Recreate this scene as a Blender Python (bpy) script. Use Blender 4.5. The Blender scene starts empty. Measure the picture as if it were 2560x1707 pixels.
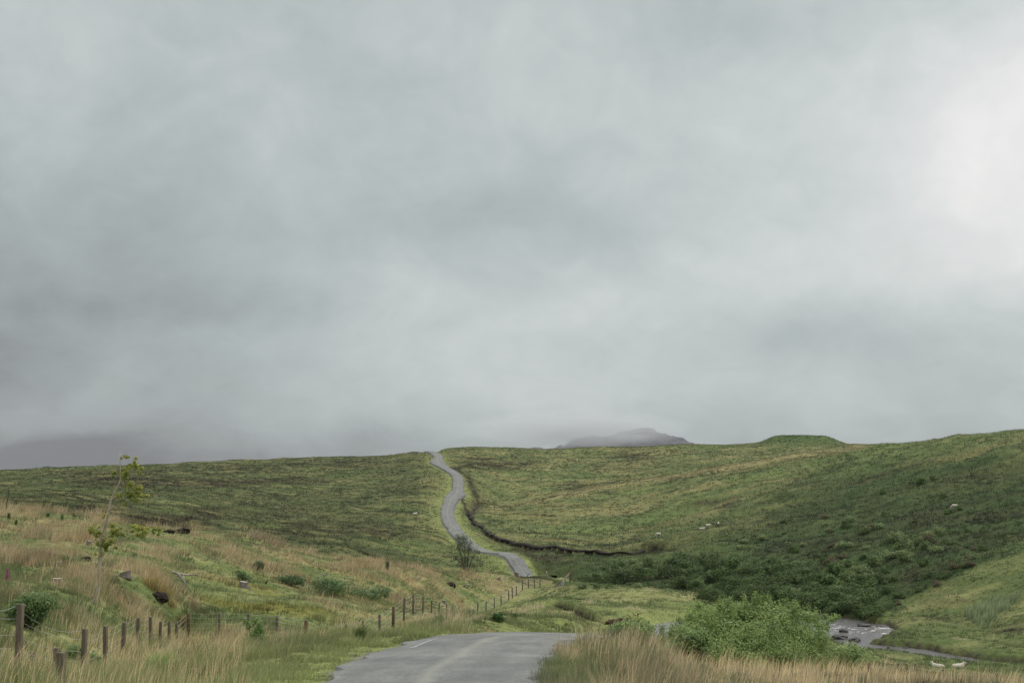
import bpy, math, random
import numpy as np
from mathutils import Vector, Matrix

# ------------------------------------------------------------------ camera
F = 50.0 / 36.0 * 2560.0                       # focal length in photo pixels
TH = math.atan(306.5 / F)                      # camera tilted up a little
CT, ST = math.cos(TH), math.sin(TH)
scn = bpy.context.scene
col = scn.collection
cam_d = bpy.data.cameras.new("camera")
cam_d.lens = 50.0
cam_d.sensor_width = 36.0
cam_d.clip_start = 0.1
cam_d.clip_end = 40000.0
cam = bpy.data.objects.new("camera", cam_d)
col.objects.link(cam)
cam.location = (0, 0, 0)
cam.rotation_euler = (math.pi / 2 + TH, 0, 0)
scn.camera = cam

# ------------------------------------------------------------------ world: overcast sky
SUN_AZ, SUN_EL = math.radians(68), math.radians(36)     # azimuth clockwise from the view direction (+Y)
world = bpy.data.worlds.new("World")
scn.world = world
world.use_nodes = True
wt = world.node_tree
wt.nodes.clear()


class G:
    """tiny helper to chain math nodes"""
    def __init__(s, tree): s.t = tree

    def n(s, typ, **kw):
        nd = s.t.nodes.new(typ)
        for k, v in kw.items(): setattr(nd, k, v)
        return nd

    def put(s, sock, v):
        if hasattr(v, "is_linked") or isinstance(v, bpy.types.NodeSocket): s.t.links.new(v, sock)
        else: sock.default_value = v

    def m(s, op, a, b=None, c=None, clamp=False):
        nd = s.n("ShaderNodeMath", operation=op)
        nd.use_clamp = clamp
        s.put(nd.inputs[0], a)
        if b is not None: s.put(nd.inputs[1], b)
        if c is not None: s.put(nd.inputs[2], c)
        return nd.outputs[0]

    def noise(s, vec, scale, detail=4.0, rough=0.5, dist=0.0, dim="3D"):
        nd = s.n("ShaderNodeTexNoise", noise_dimensions=dim)
        if vec is not None: s.t.links.new(vec, nd.inputs["Vector"])
        nd.inputs["Scale"].default_value = scale
        nd.inputs["Detail"].default_value = detail
        nd.inputs["Roughness"].default_value = rough
        nd.inputs["Distortion"].default_value = dist
        return nd.outputs["Fac"], nd.outputs["Color"]

    def ramp(s, fac, stops):
        nd = s.n("ShaderNodeValToRGB")
        s.t.links.new(fac, nd.inputs[0])
        cr = nd.color_ramp
        while len(cr.elements) < len(stops): cr.elements.new(0.5)
        for e, (p, c) in zip(cr.elements, stops):
            e.position = p
            e.color = (*c, 1) if len(c) == 3 else c
        return nd.outputs[0]

    def mix(s, fac, a, b, blend="MIX"):
        nd = s.n("ShaderNodeMix", data_type="RGBA", blend_type=blend)
        s.put(nd.inputs["Factor"], fac)
        for k, v in ((6, a), (7, b)):
            if isinstance(v, tuple): nd.inputs[k].default_value = (*v, 1) if len(v) == 3 else v
            else: s.t.links.new(v, nd.inputs[k])
        return nd.outputs[2]

    def comb(s, x, y, z):
        nd = s.n("ShaderNodeCombineXYZ")
        for k, v in enumerate((x, y, z)): s.put(nd.inputs[k], v)
        return nd.outputs[0]


g = G(wt)
tc = g.n("ShaderNodeTexCoord")
gen = tc.outputs["Generated"]
sep = g.n("ShaderNodeSeparateXYZ")
wt.links.new(gen, sep.inputs[0])
az = g.m("MULTIPLY", g.m("ARCTAN2", sep.outputs[0], sep.outputs[1]), 57.2958)
el = g.m("MULTIPLY", g.m("ARCSINE", sep.outputs[2]), 57.2958)
elp = g.m("MAXIMUM", el, 0.0)
# cloud coordinates: flattened towards the horizon
elc = g.m("POWER", g.m("ADD", elp, 1.0), 0.72)
cvec = g.comb(g.m("MULTIPLY", az, 0.15), g.m("MULTIPLY", elc, 0.55), 0.37)
wf, wc = g.noise(cvec, 0.8, 5.0, 0.55, 0.3)
wsep = g.n("ShaderNodeSeparateColor")
wt.links.new(wc, wsep.inputs[0])
azw = g.m("ADD", az, g.m("MULTIPLY", g.m("SUBTRACT", wsep.outputs[0], 0.5), 9.0))
elw = g.m("ADD", el, g.m("MULTIPLY", g.m("SUBTRACT", wsep.outputs[1], 0.5), 4.2))


def lobe(pxc, pyc, sx, sy, amp):
    ca, ce = math.degrees(math.atan((pxc - 1280) / F)), math.degrees(math.atan((1160 - pyc) / F))
    sa, se = sx / F * 57.3, sy / F * 57.3
    a = g.m("DIVIDE", g.m("SUBTRACT", azw, ca), sa)
    e = g.m("DIVIDE", g.m("SUBTRACT", elw, ce), se)
    r2 = g.m("ADD", g.m("MULTIPLY", a, a), g.m("MULTIPLY", e, e))
    return g.m("MULTIPLY", g.m("EXPONENT", g.m("MULTIPLY", r2, -0.5)), amp)


LOBES = [(2880, 330, 300, 260, 0.36), (2250, 260, 620, 330, 0.10), (2650, 640, 380, 170, 0.10),
         (-350, 960, 620, 300, -0.26), (1270, 560, 330, 60, -0.07), (2000, 850, 330, 80, -0.09),
         (1380, 780, 420, 100, 0.12), (2300, 700, 260, 70, 0.06), (800, 1150, 1500, 45, -0.11), (50, 1165, 620, 60, -0.18), (500, 880, 500, 60, 0.04),
         (2350, 1090, 400, 60, -0.07), (760, 130, 520, 170, 0.04), (560, 760, 300, 50, -0.06), (420, 330, 160, 260, -0.03),
         (1950, 40, 300, 70, -0.07), (1600, 960, 520, 50, 0.05), (60, 100, 160, 160, 0.04)]
lum = 0.515
for L in LOBES:
    lum = g.m("ADD", lobe(*L), lum)
n1, _ = g.noise(cvec, 1.1, 6.0, 0.55, 0.6)
n2, _ = g.noise(cvec, 3.2, 5.0, 0.6, 0.8)
lum = g.m("ADD", lum, g.m("MULTIPLY", g.m("SUBTRACT", n1, 0.5), 0.22))
lum = g.m("ADD", lum, g.m("MULTIPLY", g.m("SUBTRACT", n2, 0.5), 0.10))
# an overcast dome is brightest overhead
zen = g.n("ShaderNodeMapRange", interpolation_type="SMOOTHSTEP")
wt.links.new(el, zen.inputs[0])
zen.inputs[1].default_value, zen.inputs[2].default_value = 19.0, 62.0
zen.inputs[3].default_value, zen.inputs[4].default_value = 0.0, 1.0
lum = g.m("ADD", lum, g.m("MULTIPLY", zen.outputs[0], 2.1))
lum = g.m("MAXIMUM", lum, 0.16)
tint = g.ramp(lum, [(0.16, (0.945, 0.995, 1.045)), (0.30, (0.92, 1.01, 1.03)), (0.45, (0.90, 1.023, 1.016)), (0.62, (0.94, 1.015, 1.0)), (0.85, (1.01, 0.995, 0.985))])
vm = g.n("ShaderNodeVectorMath", operation="SCALE")
wt.links.new(tint, vm.inputs[0])
wt.links.new(lum, vm.inputs[3])
bg_c = g.n("ShaderNodeBackground")
wt.links.new(vm.outputs[0], bg_c.inputs[0])
bg_c.inputs[1].default_value = 1.0
sky = g.n("ShaderNodeTexSky", sky_type="NISHITA")
sky.sun_disc = False
sky.sun_elevation = SUN_EL
sky.sun_rotation = SUN_AZ
bg_s = g.n("ShaderNodeBackground")
wt.links.new(sky.outputs[0], bg_s.inputs[0])
bg_s.inputs[1].default_value = 0.08
mx = g.n("ShaderNodeMixShader")
mx.inputs[0].default_value = 0.95               # cloud cover
wt.links.new(bg_s.outputs[0], mx.inputs[1])
wt.links.new(bg_c.outputs[0], mx.inputs[2])
wo = g.n("ShaderNodeOutputWorld")
wt.links.new(mx.outputs[0], wo.inputs[0])

# ------------------------------------------------------------------ sun behind the cloud
sd = bpy.data.lights.new("sun", "SUN")
sd.energy = 1.5
sd.angle = math.radians(14)
sd.color = (1.0, 0.96, 0.90)
so = bpy.data.objects.new("sun", sd)
col.objects.link(so)
sdir = Vector((math.sin(SUN_AZ) * math.cos(SUN_EL), math.cos(SUN_AZ) * math.cos(SUN_EL), math.sin(SUN_EL)))
so.rotation_euler = sdir.to_track_quat("Z", "Y").to_euler()
so.location = sdir * 200

scn.view_settings.view_transform = "Standard"
scn.view_settings.look = "None"
scn.view_settings.exposure = 0.0
scn.view_settings.gamma = 1.0
scn.cycles.use_denoising = True
scn.cycles.denoising_prefilter = "ACCURATE"
scn.cycles.max_bounces = 6
scn.cycles.transparent_max_bounces = 8

# ------------------------------------------------------------------ small helpers
rng = np.random.default_rng(7)
random.seed(7)


def pray(px, py):
    u, v = (np.asarray(px, float) - 1280) / F, -(np.asarray(py, float) - 853.5) / F
    d = CT - ST * v
    return u / d, (ST + CT * v) / d                     # X/Y and Z/Y


def pw(px, py, Y):
    a, b = pray(px, py)
    return np.array([a * Y, Y, b * Y])


def project(X, Y, Z):
    f = np.maximum(Y * CT + Z * ST, 0.5)
    return 1280 + F * X / f, 853.5 - F * (-Y * ST + Z * CT) / f


def _h(ix, iy, seed):
    n = (ix.astype(np.int64) * 374761393 + iy.astype(np.int64) * 668265263 + seed * 1274126177) & 0x7FFFFFFF
    n = ((n ^ (n >> 13)) * 1274126177) & 0x7FFFFFFF
    return ((n ^ (n >> 16)) & 0xFFFF) / 65535.0


def vnoise(x, y, seed=0):
    ix, iy = np.floor(x), np.floor(y)
    fx, fy = x - ix, y - iy
    fx, fy = fx * fx * (3 - 2 * fx), fy * fy * (3 - 2 * fy)
    a, b = _h(ix, iy, seed), _h(ix + 1, iy, seed)
    c, d = _h(ix, iy + 1, seed), _h(ix + 1, iy + 1, seed)
    return (a * (1 - fx) + b * fx) * (1 - fy) + (c * (1 - fx) + d * fx) * fy


def fbm(x, y, seed=0, o=4, gain=0.5):
    s, a, t = 0.0, 1.0, 0.0
    for k in range(o):
        s = s + a * vnoise(x * 2 ** k + 17.3 * k, y * 2 ** k - 9.1 * k, seed + k)
        t += a
        a *= gain
    return s / t


def sstep(x, a, b):
    t = np.clip((x - a) / (b - a), 0, 1)
    return t * t * (3 - 2 * t)


def mesh_np(name, V, Fc, nside, mat, parent=None, color=None, smooth=False, link=True):
    """V (n,3); Fc (m,nside) vertex ids"""
    me = bpy.data.meshes.new(name)
    V = np.asarray(V, np.float32)
    Fc = np.asarray(Fc, np.int32)
    me.vertices.add(len(V))
    me.vertices.foreach_set("co", V.ravel())
    me.loops.add(Fc.size)
    me.loops.foreach_set("vertex_index", Fc.ravel())
    me.polygons.add(len(Fc))
    me.polygons.foreach_set("loop_start", np.arange(0, Fc.size, nside, dtype=np.int32))
    if smooth: me.polygons.foreach_set("use_smooth", np.ones(len(Fc), bool))
    me.update(calc_edges=True)
    if color is not None:
        at = me.attributes.new("Col", "FLOAT_COLOR", "POINT")
        c4 = np.ones((len(V), 4), np.float32)
        c4[:, :3] = color
        at.data.foreach_set("color", c4.ravel())
    if mat: me.materials.append(mat)
    ob = bpy.data.objects.new(name, me)
    if link: col.objects.link(ob)
    if parent: ob.parent = parent
    return ob


class MB:
    """collects shapes for ONE mesh object"""
    def __init__(s): s.v, s.f = [], []

    def add(s, vs, fs):
        k = len(s.v)
        s.v += [tuple(p) for p in vs]
        s.f += [tuple(i + k for i in f) for f in fs]

    def tube(s, pts, rad, n=6, cap=True):
        pts = [Vector(p) for p in pts]
        k0 = len(s.v)
        up = None
        for i, p in enumerate(pts):
            d = (pts[min(i + 1, len(pts) - 1)] - pts[max(i - 1, 0)]).normalized()
            if up is None: up = Vector((1, 0, 0)) if abs(d.x) < 0.8 else Vector((0, 1, 0))
            a = d.cross(up).normalized()
            b = d.cross(a).normalized()
            up = a.cross(d)
            r = rad[i] if isinstance(rad, (list, tuple)) else rad
            for j in range(n):
                t = 2 * math.pi * j / n
                s.v.append(tuple(p + a * (r * math.cos(t)) + b * (r * math.sin(t))))
        for i in range(len(pts) - 1):
            for j in range(n):
                s.f.append((k0 + i * n + j, k0 + i * n + (j + 1) % n, k0 + (i + 1) * n + (j + 1) % n, k0 + (i + 1) * n + j))
        if cap:
            s.f.append(tuple(k0 + j for j in range(n))[::-1])
            s.f.append(tuple(k0 + (len(pts) - 1) * n + j for j in range(n)))

    def build(s, name, mat, parent=None, smooth=True, link=True):
        me = bpy.data.meshes.new(name)
        me.from_pydata(s.v, [], s.f)
        if smooth: me.polygons.foreach_set("use_smooth", [True] * len(s.f))
        me.update()
        if mat: me.materials.append(mat)
        ob = bpy.data.objects.new(name, me)
        if link: col.objects.link(ob)
        if parent: ob.parent = parent
        return ob


def empty(name, loc, rz=0.0):
    o = bpy.data.objects.new(name, None)
    col.objects.link(o)
    o.location = loc
    o.rotation_euler = (0, 0, rz)
    o.empty_display_size = 0.3
    return o


def tag(o, label=None, cat=None, group=None, kind=None):
    if label: o["label"] = label
    if cat: o["category"] = cat
    if group: o["group"] = group
    if kind: o["kind"] = kind
    return o


def copy_tree(o, parent=None):
    c = o.copy()
    col.objects.link(c)
    if parent: c.parent = parent
    for ch in list(o.children): copy_tree(ch, c)
    return c


# ------------------------------------------------------------------ materials
def new_mat(name):
    m = bpy.data.materials.new(name)
    m.use_nodes = True
    t = m.node_tree
    b = t.nodes["Principled BSDF"]
    return m, G(t), b


def plain_mat(name, c1, c2, scale=8.0, rough=0.85, bump=0.3, stretch=(1, 1, 1)):
    m, q, b = new_mat(name)
    tcn = q.n("ShaderNodeTexCoord")
    mp = q.n("ShaderNodeMapping")
    mp.inputs["Scale"].default_value = stretch
    q.t.links.new(tcn.outputs["Object"], mp.inputs[0])
    f, _ = q.noise(mp.outputs[0], scale, 6.0, 0.65)
    c = q.ramp(f, [(0.3, c1), (0.7, c2)])
    q.t.links.new(c, b.inputs["Base Color"])
    b.inputs["Roughness"].default_value = rough
    b.inputs["Specular IOR Level"].default_value = 0.25
    bp = q.n("ShaderNodeBump")
    bp.inputs["Strength"].default_value = bump
    bp.inputs["Distance"].default_value = 0.02
    q.t.links.new(f, bp.inputs["Height"])
    q.t.links.new(bp.outputs[0], b.inputs["Normal"])
    return m


def leaf_mat(name, transl=0.3, gain=1.0, up=0.0):
    """colour from the per-leaf attribute, part of the light passes through"""
    m, q, b = new_mat(name)
    at = q.n("ShaderNodeAttribute", attribute_name="Col")
    b.inputs["Roughness"].default_value = 0.6
    b.inputs["Specular IOR Level"].default_value = 0.2
    c = at.outputs["Color"]
    if gain != 1.0: c = q.mix(1.0, c, (gain, gain, gain), "MULTIPLY")
    q.t.links.new(c, b.inputs["Base Color"])
    tr = q.n("ShaderNodeBsdfTranslucent")
    q.t.links.new(c, tr.inputs[0])
    if up:                                          # a sward is lit as a whole: blades shade like the turf they stand in
        ge = q.n("ShaderNodeNewGeometry")
        va = q.n("ShaderNodeVectorMath", operation="MULTIPLY_ADD")
        q.t.links.new(ge.outputs["Normal"], va.inputs[0])
        va.inputs[1].default_value = (1 - up,) * 3
        va.inputs[2].default_value = (0, 0, up)
        vn = q.n("ShaderNodeVectorMath", operation="NORMALIZE")
        q.t.links.new(va.outputs[0], vn.inputs[0])
        q.t.links.new(vn.outputs[0], b.inputs["Normal"])
    ms = q.n("ShaderNodeMixShader")
    ms.inputs[0].default_value = transl
    q.t.links.new(b.outputs[0], ms.inputs[1])
    q.t.links.new(tr.outputs[0], ms.inputs[2])
    q.t.links.new(ms.outputs[0], q.t.nodes["Material Output"].inputs[0])
    return m


M = {}
M["blade"] = leaf_mat("grass_blades", 0.28, up=0.24)
M["leaf"] = leaf_mat("leaves", 0.30)
M["post"] = plain_mat("weathered_post_wood", (0.060, 0.047, 0.034), (0.165, 0.137, 0.104), 14, 0.9, 0.5, (1, 1, 0.15))
M["round_post"] = plain_mat("brown_treated_wood", (0.065, 0.042, 0.024), (0.14, 0.092, 0.054), 14, 0.85, 0.5, (1, 1, 0.15))
M["pale_wood"] = plain_mat("pale_split_wood", (0.25, 0.22, 0.18), (0.42, 0.38, 0.32), 18, 0.9, 0.4, (1, 1, 0.3))
M["dead_wood"] = plain_mat("bleached_dead_wood", (0.14, 0.12, 0.10), (0.34, 0.31, 0.27), 9, 0.9, 0.5)
M["stump"] = plain_mat("grey_stump_bark", (0.05, 0.042, 0.034), (0.17, 0.15, 0.125), 12, 0.95, 0.7)
M["stump_top"] = plain_mat("grey_cut_wood", (0.26, 0.235, 0.20), (0.42, 0.38, 0.33), 20, 0.9, 0.3)
M["bark"] = plain_mat("grey_bark", (0.19, 0.16, 0.115), (0.40, 0.35, 0.27), 10, 0.85, 0.4, (1, 1, 0.4))
M["dark_bark"] = plain_mat("dark_bark", (0.035, 0.03, 0.022), (0.09, 0.075, 0.055), 10, 0.9, 0.4)
M["peat"] = plain_mat("bare_peat", (0.005, 0.004, 0.003), (0.022, 0.015, 0.010), 6, 0.95, 0.9)
M["wire"] = plain_mat("galvanised_wire", (0.20, 0.21, 0.20), (0.34, 0.35, 0.34), 30, 0.5, 0.1)
M["wool"] = plain_mat("wool", (0.46, 0.43, 0.36), (0.68, 0.65, 0.57), 9, 0.95, 0.6)
M["face"] = plain_mat("sheep_face", (0.50, 0.46, 0.40), (0.62, 0.58, 0.52), 9, 0.9, 0.2)
M["earth"] = plain_mat("crumbling_brown_earth", (0.022, 0.013, 0.008), (0.085, 0.055, 0.034), 5, 0.95, 0.9)
M["rock"] = plain_mat("wet_rock", (0.018, 0.018, 0.017), (0.07, 0.068, 0.062), 5, 0.6, 0.8)
M["grey_rock"] = plain_mat("grey_rock", (0.14, 0.14, 0.13), (0.30, 0.29, 0.27), 5, 0.9, 0.8)
M["paint"] = plain_mat("worn_white_paint", (0.15, 0.15, 0.145), (0.42, 0.42, 0.40), 3.0, 0.8, 0.1)
M["far_hill"] = plain_mat("far_hillside", (0.022, 0.024, 0.030), (0.056, 0.057, 0.060), 0.012, 0.95, 0.0)

# ------------------------------------------------------------------ terrain control points
CP = []


def P(px, py, Y):
    CP.append(pw(px, py, Y))


def W(X, Y, Z):
    CP.append(np.array([X, Y, Z], float))


# hillock on the left: its crest against the moor
CREST = [(-500, 1262, 112), (-200, 1268, 113), (0, 1274, 115), (160, 1284, 119), (330, 1318, 125), (450, 1328, 130), (600, 1348, 136), (700, 1374, 140),
         (760, 1394, 143), (850, 1407, 148), (960, 1422, 155), (1100, 1428, 166), (1200, 1435, 178), (1300, 1447, 188), (1362, 1452, 193)]
for c in CREST: P(*c)
for px, py, Y in CREST:                         # the hidden dip behind it
    P(px, max(py + 40, 1345), Y * 1.16)
for px, py, Y in [(0, 1330, 92), (0, 1400, 70), (0, 1470, 52), (0, 1560, 38), (150, 1450, 60), (250, 1500, 57), (330, 1420, 76), (400, 1490, 68),
                  (560, 1430, 90), (600, 1500, 78), (750, 1470, 92), (850, 1440, 110), (800, 1520, 78), (1000, 1470, 112),
                  (1100, 1465, 135), (1200, 1470, 155), (-400, 1400, 62), (-400, 1550, 32), (-150, 1480, 45)]: P(px, py, Y)
# posts of the fences: (px, py of the top, distance, height, kind)
FENCE_A = [(-70, 1482, 22, 1.2, "post"), (49, 1509, 26, 1.25, "post"), (210, 1571, 33, 1.15, "post"), (266, 1564, 39, 1.15, "post"), (309, 1555, 44, 1.15, "post"), (345, 1544, 49, 1.15, "post"),
           (377, 1541, 54, 1.15, "post"), (400, 1553, 58, 1.1, "post"), (424, 1553, 61, 1.1, "post"), (443, 1556, 64, 1.05, "post"), (472, 1530, 67, 1.35, "round"),
           (550, 1531, 66, 1.15, "post"), (622, 1531, 65, 1.15, "post"), (693, 1539, 63.5, 1.15, "post"), (765, 1549, 62, 1.25, "round"), (816, 1565, 64, 1.0, "post"),
           (866, 1560, 66, 1.1, "post"), (909, 1551, 69, 1.15, "post"), (950, 1535, 72, 1.2, "post"), (983, 1515, 76, 1.25, "round"), (1010, 1494, 79, 1.3, "post"),
           (1033, 1486, 83, 1.25, "post"), (1057, 1490, 88, 1.2, "post"), (1079, 1500, 93, 1.1, "post"), (1098, 1506, 98, 1.15, "post"), (1117, 1509, 104, 1.1, "post"),
           (1132, 1514, 111, 1.1, "post"), (1148, 1515, 118, 1.1, "post"), (1159, 1529, 124, 0.7, "post"), (1172, 1521, 129, 1.0, "post"), (1194, 1505, 134, 1.1, "post"), (1215, 1502, 139, 1.05, "post"),
           (1236, 1493, 144, 1.15, "post"), (1253, 1488, 148, 1.1, "post"), (1272, 1476, 153, 1.1, "post"), (1281, 1468, 155, 1.2, "post"), (1291, 1463, 158, 1.2, "post"), (1306, 1450, 162, 1.2, "post"),
           (1321, 1447, 167, 1.15, "post"), (1336, 1446, 171, 1.15, "post"), (1350, 1448, 175, 1.15, "post"), (1362, 1455, 178, 1.1, "post"), (1392, 1462, 182, 1.1, "post"),
           (1402, 1459, 185, 1.1, "post"), (1413, 1441, 188, 1.3, "post"), (1425, 1430, 190, 1.3, "round")]
FENCE_B = [(-25, 1640, 30.5, 1.0, "post"), (78, 1629, 30, 1.0, "post"), (141, 1618, 28.5, 1.05, "post"), (150, 1760, 21, 1.1, "post")]
FENCE_C = [(2175, 1655, 57, 1.1, "round"), (2245, 1657, 60, 1.05, "post"), (2267, 1657, 62, 1.05, "post"), (2287, 1657, 64, 1.05, "post"), (2357, 1672, 66, 1.0, "post"), (2490, 1690, 68, 1.0, "post"), (2640, 1706, 70, 1.0, "post")]
for px, py, Y, h, k in FENCE_A[1:-3]:
    p = pw(px, py, Y)
    W(p[0], p[1], p[2] - h + 0.08)
P(78, 1690, 30); P(141, 1755, 28.5); P(0, 1700, 29)
# near road bed, verges, right bank
for px, py, Y in [(1060, 1707, 28), (830, 1690, 29.5), (900, 1650, 35), (1000, 1612, 44), (1200, 1650, 37), (1215, 1587, 52), (1060, 1588, 51), (1415, 1590, 55), (1320, 1707, 28), (1520, 1578, 62),
                  (600, 1640, 42), (600, 1707, 31), (300, 1700, 31), (760, 1600, 52), (1200, 1562, 58), (1100, 1555, 68), (1250, 1540, 75), (1330, 1500, 105), (1400, 1545, 72), (1380, 1480, 150),
                  (1450, 1500, 110), (1500, 1548, 78), (1500, 1510, 108), (1440, 1470, 172), (1500, 1478, 158), (1600, 1480, 150), (1700, 1486, 142), (1800, 1502, 136), (1850, 1512, 134),
                  (1650, 1553, 80), (1650, 1520, 105), (1720, 1552, 84), (1800, 1550, 92), (1620, 1588, 72), (1800, 1532, 112),
                  (1420, 1702, 29), (1500, 1650, 40), (1465, 1602, 51), (1510, 1604, 51), (1640, 1682, 40), (1850, 1716, 39), (2000, 1724, 39), (2200, 1724, 39), (2450, 1738, 39), (2700, 1742, 39), (1800, 1850, 25), (2400, 1880, 25)]: P(px, py, Y)
# behind the right bank: bush hollow, falling to the river flat
for px, py, Y in [(1560, 1625, 60), (1700, 1668, 57), (1900, 1685, 57), (2100, 1690, 56), (2300, 1712, 60), (2560, 1722, 62), (2800, 1720, 62),
                  (1900, 1630, 85), (2100, 1650, 85), (2300, 1690, 86), (2560, 1700, 88), (2800, 1705, 90), (2050, 1600, 115), (2200, 1640, 112), (2350, 1664, 110), (2480, 1652, 113), (2560, 1654, 112), (2560, 1690, 104), (2680, 1660, 109), (2800, 1700, 103)]: P(px, py, Y)
RIV_Z = -16.2
# river flat and the far bank
for px, Y in [(1500, 172), (1700, 163), (1850, 158), (2000, 152), (2100, 142), (2150, 134), (2250, 126), (2400, 121), (2560, 117), (2750, 112)]:
    p = pw(px, 1600, Y)
    W(p[0], Y, RIV_Z - 0.35)
for px, py, Y in [(2230, 1585, 139), (2200, 1560, 150), (2330, 1530, 158), (2330, 1590, 133), (2450, 1480, 160), (2450, 1560, 140), (2560, 1430, 163), (2560, 1540, 138), (2560, 1610, 126), (2800, 1400, 150), (2800, 1560, 124)]: P(px, py, Y)
# dark slope beyond the river, then the spur of the right hill
for px, base, crest in [(1450, (1478, 200), None), (1600, (1485, 192), None), (1800, (1512, 178), None), (2000, (1540, 165), None), (2150, (1540, 163), None)]:
    P(px, *base)
for px, py, Y in [(1450, 1420, 228), (1450, 1378, 262), (1600, 1420, 222), (1600, 1370, 258), (1600, 1280, 335), (1600, 1202, 420), (1800, 1420, 210), (1800, 1340, 250), (1800, 1240, 318), (1800, 1168, 390),
                  (2000, 1440, 194), (2000, 1350, 228), (2000, 1250, 282), (2000, 1180, 335), (2000, 1133, 382), (2200, 1440, 184), (2200, 1350, 214), (2200, 1250, 258), (2200, 1170, 305), (2200, 1110, 350),
                  (2400, 1420, 172), (2400, 1330, 200), (2400, 1230, 240), (2400, 1150, 285), (2400, 1091, 325), (2560, 1350, 182), (2560, 1250, 216), (2560, 1150, 262), (2560, 1072, 305), (2900, 1330, 165), (2900, 1150, 220), (2900, 1030, 275)]: P(px, py, Y)
for px, py, Y in [(1250, 1268, 370), (1350, 1246, 390), (1500, 1216, 410)]: P(px, py, Y)
for px, py, Y in [(1250, 1262, 410), (1500, 1214, 450), (1600, 1199, 462), (1800, 1172, 440), (2000, 1150, 440), (2200, 1150, 400), (2400, 1150, 380), (2560, 1150, 370), (2900, 1120, 340)]: P(px, py, Y)
# middle: far road corridor and moor
for px, py, Y in [(1350, 1432, 210), (1300, 1404, 225), (1200, 1378, 250), (1165, 1352, 272), (1128, 1312, 300), (1117, 1280, 328), (1130, 1245, 365), (1147, 1212, 405), (1150, 1188, 440), (1122, 1170, 480), (1097, 1154, 520), (1098, 1140, 565), (1086, 1127, 620),
                  (1000, 1300, 300), (1040, 1360, 250), (900, 1390, 200), (1300, 1375, 262), (1254, 1345, 282), (1205, 1312, 312), (1400, 1372, 258), (1400, 1310, 320), (1300, 1300, 335), (1300, 1200, 470), (1300, 1150, 570),
                  (1500, 1170, 540), (1500, 1140, 600), (1700, 1150, 560), (1700, 1130, 600), (1900, 1125, 590), (2050, 1120, 590), (1000, 1220, 400), (1000, 1160, 520), (1165, 1444, 196)]: P(px, py, Y)
for px, py, Y in [(0, 1258, 205), (0, 1225, 300), (0, 1195, 450), (300, 1275, 215), (300, 1240, 290), (300, 1200, 400), (300, 1175, 500), (600, 1330, 215), (600, 1290, 265), (600, 1240, 345), (600, 1190, 460), (800, 1350, 225), (800, 1290, 300), (800, 1220, 410), (800, 1165, 540), (-400, 1250, 210), (-400, 1200, 420)]: P(px, py, Y)
SKY = [(-500, 1192, 600), (0, 1181, 600), (190, 1172, 600), (400, 1166, 606), (560, 1156, 612), (700, 1147, 620), (850, 1142, 625), (1000, 1137, 628), (1045, 1128, 626), (1085, 1127, 628), (1112, 1122, 632), (1160, 1118, 636), (1300, 1120, 645),
       (1500, 1117, 650), (1700, 1111, 650), (1880, 1109, 645), (2000, 1109, 640), (2120, 1110, 638), (2200, 1112, 640), (2400, 1112, 640), (2600, 1110, 640), (3000, 1100, 640)]
for px, py, Y in SKY:
    P(px, py, Y)
    P(px, py + 12, Y * 1.09)
    W(*(pw(px, 1160, 900)[:2]), pw(px, py + 30, 900)[2])
# around the camera
for X, Y, Z in [(0, 0, -1.7), (-2, 12, -2.75), (0, -18, -0.6), (-12, 0, -1.6), (14, 0, -2.2), (-10, 14, -3.0), (8, 14, -3.2), (-30, 0, -1.0), (30, 5, -4.5), (40, 30, -8.0), (-40, -10, 0.5), (40, -15, -4.0), (-25, 25, -2.4), (-60, 20, 0.0), (70, 20, -11), (0, 20, -3.5)]: W(X, Y, Z)

CP = np.array(CP)


def ab(X, Y):
    return X / (Y + 28) * 3.0, np.log(Y + 28)


ca, cb = ab(CP[:, 0], CP[:, 1])
keep = []
for i in range(len(CP)):                        # drop near-duplicates
    if all((ca[i] - ca[j]) ** 2 + (cb[i] - cb[j]) ** 2 > 1.5e-4 for j in keep): keep.append(i)
CP, ca, cb = CP[keep], ca[keep], cb[keep]


def phi(r2):
    return 0.5 * r2 * np.log(r2 + 1e-12)


nC = len(CP)
A = phi((ca[:, None] - ca) ** 2 + (cb[:, None] - cb) ** 2) + np.eye(nC) * 1.5e-4
Pm = np.stack([np.ones(nC), ca, cb], 1)
S = np.block([[A, Pm], [Pm.T, np.zeros((3, 3))]])
sol = np.linalg.solve(S, np.concatenate([CP[:, 2], np.zeros(3)]))


def H0(X, Y):
    a, b = ab(X, Y)
    a, b = a.ravel().astype(np.float32), b.ravel().astype(np.float32)
    out = np.empty(a.shape, np.float32)
    w = sol[:nC].astype(np.float32)
    ca32, cb32 = ca.astype(np.float32), cb.astype(np.float32)
    for k in range(0, len(a), 20000):
        r2 = (a[k:k + 20000, None] - ca32) ** 2 + (b[k:k + 20000, None] - cb32) ** 2
        out[k:k + 20000] = (0.5 * r2 * np.log(r2 + 1e-9)) @ w + sol[nC] + sol[nC + 1] * a[k:k + 20000] + sol[nC + 2] * b[k:k + 20000]
    return out.reshape(X.shape)


# grid of the ground sheet
NQ, NW = 900, 660
qv = np.linspace(math.log(8.0), math.log(928.0), NQ)
wv = np.concatenate([np.linspace(-2.6, -0.47, 45)[:-1], np.linspace(-0.47, 0.47, NW - 89 + 1), np.linspace(0.47, 2.6, 45)[1:]])
NW = len(wv)
GY = np.repeat((np.exp(qv) - 28)[:, None], NW, 1)
GX = wv[None, :] * (GY + 28)
GZ = H0(GX, GY).astype(np.float64)


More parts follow.
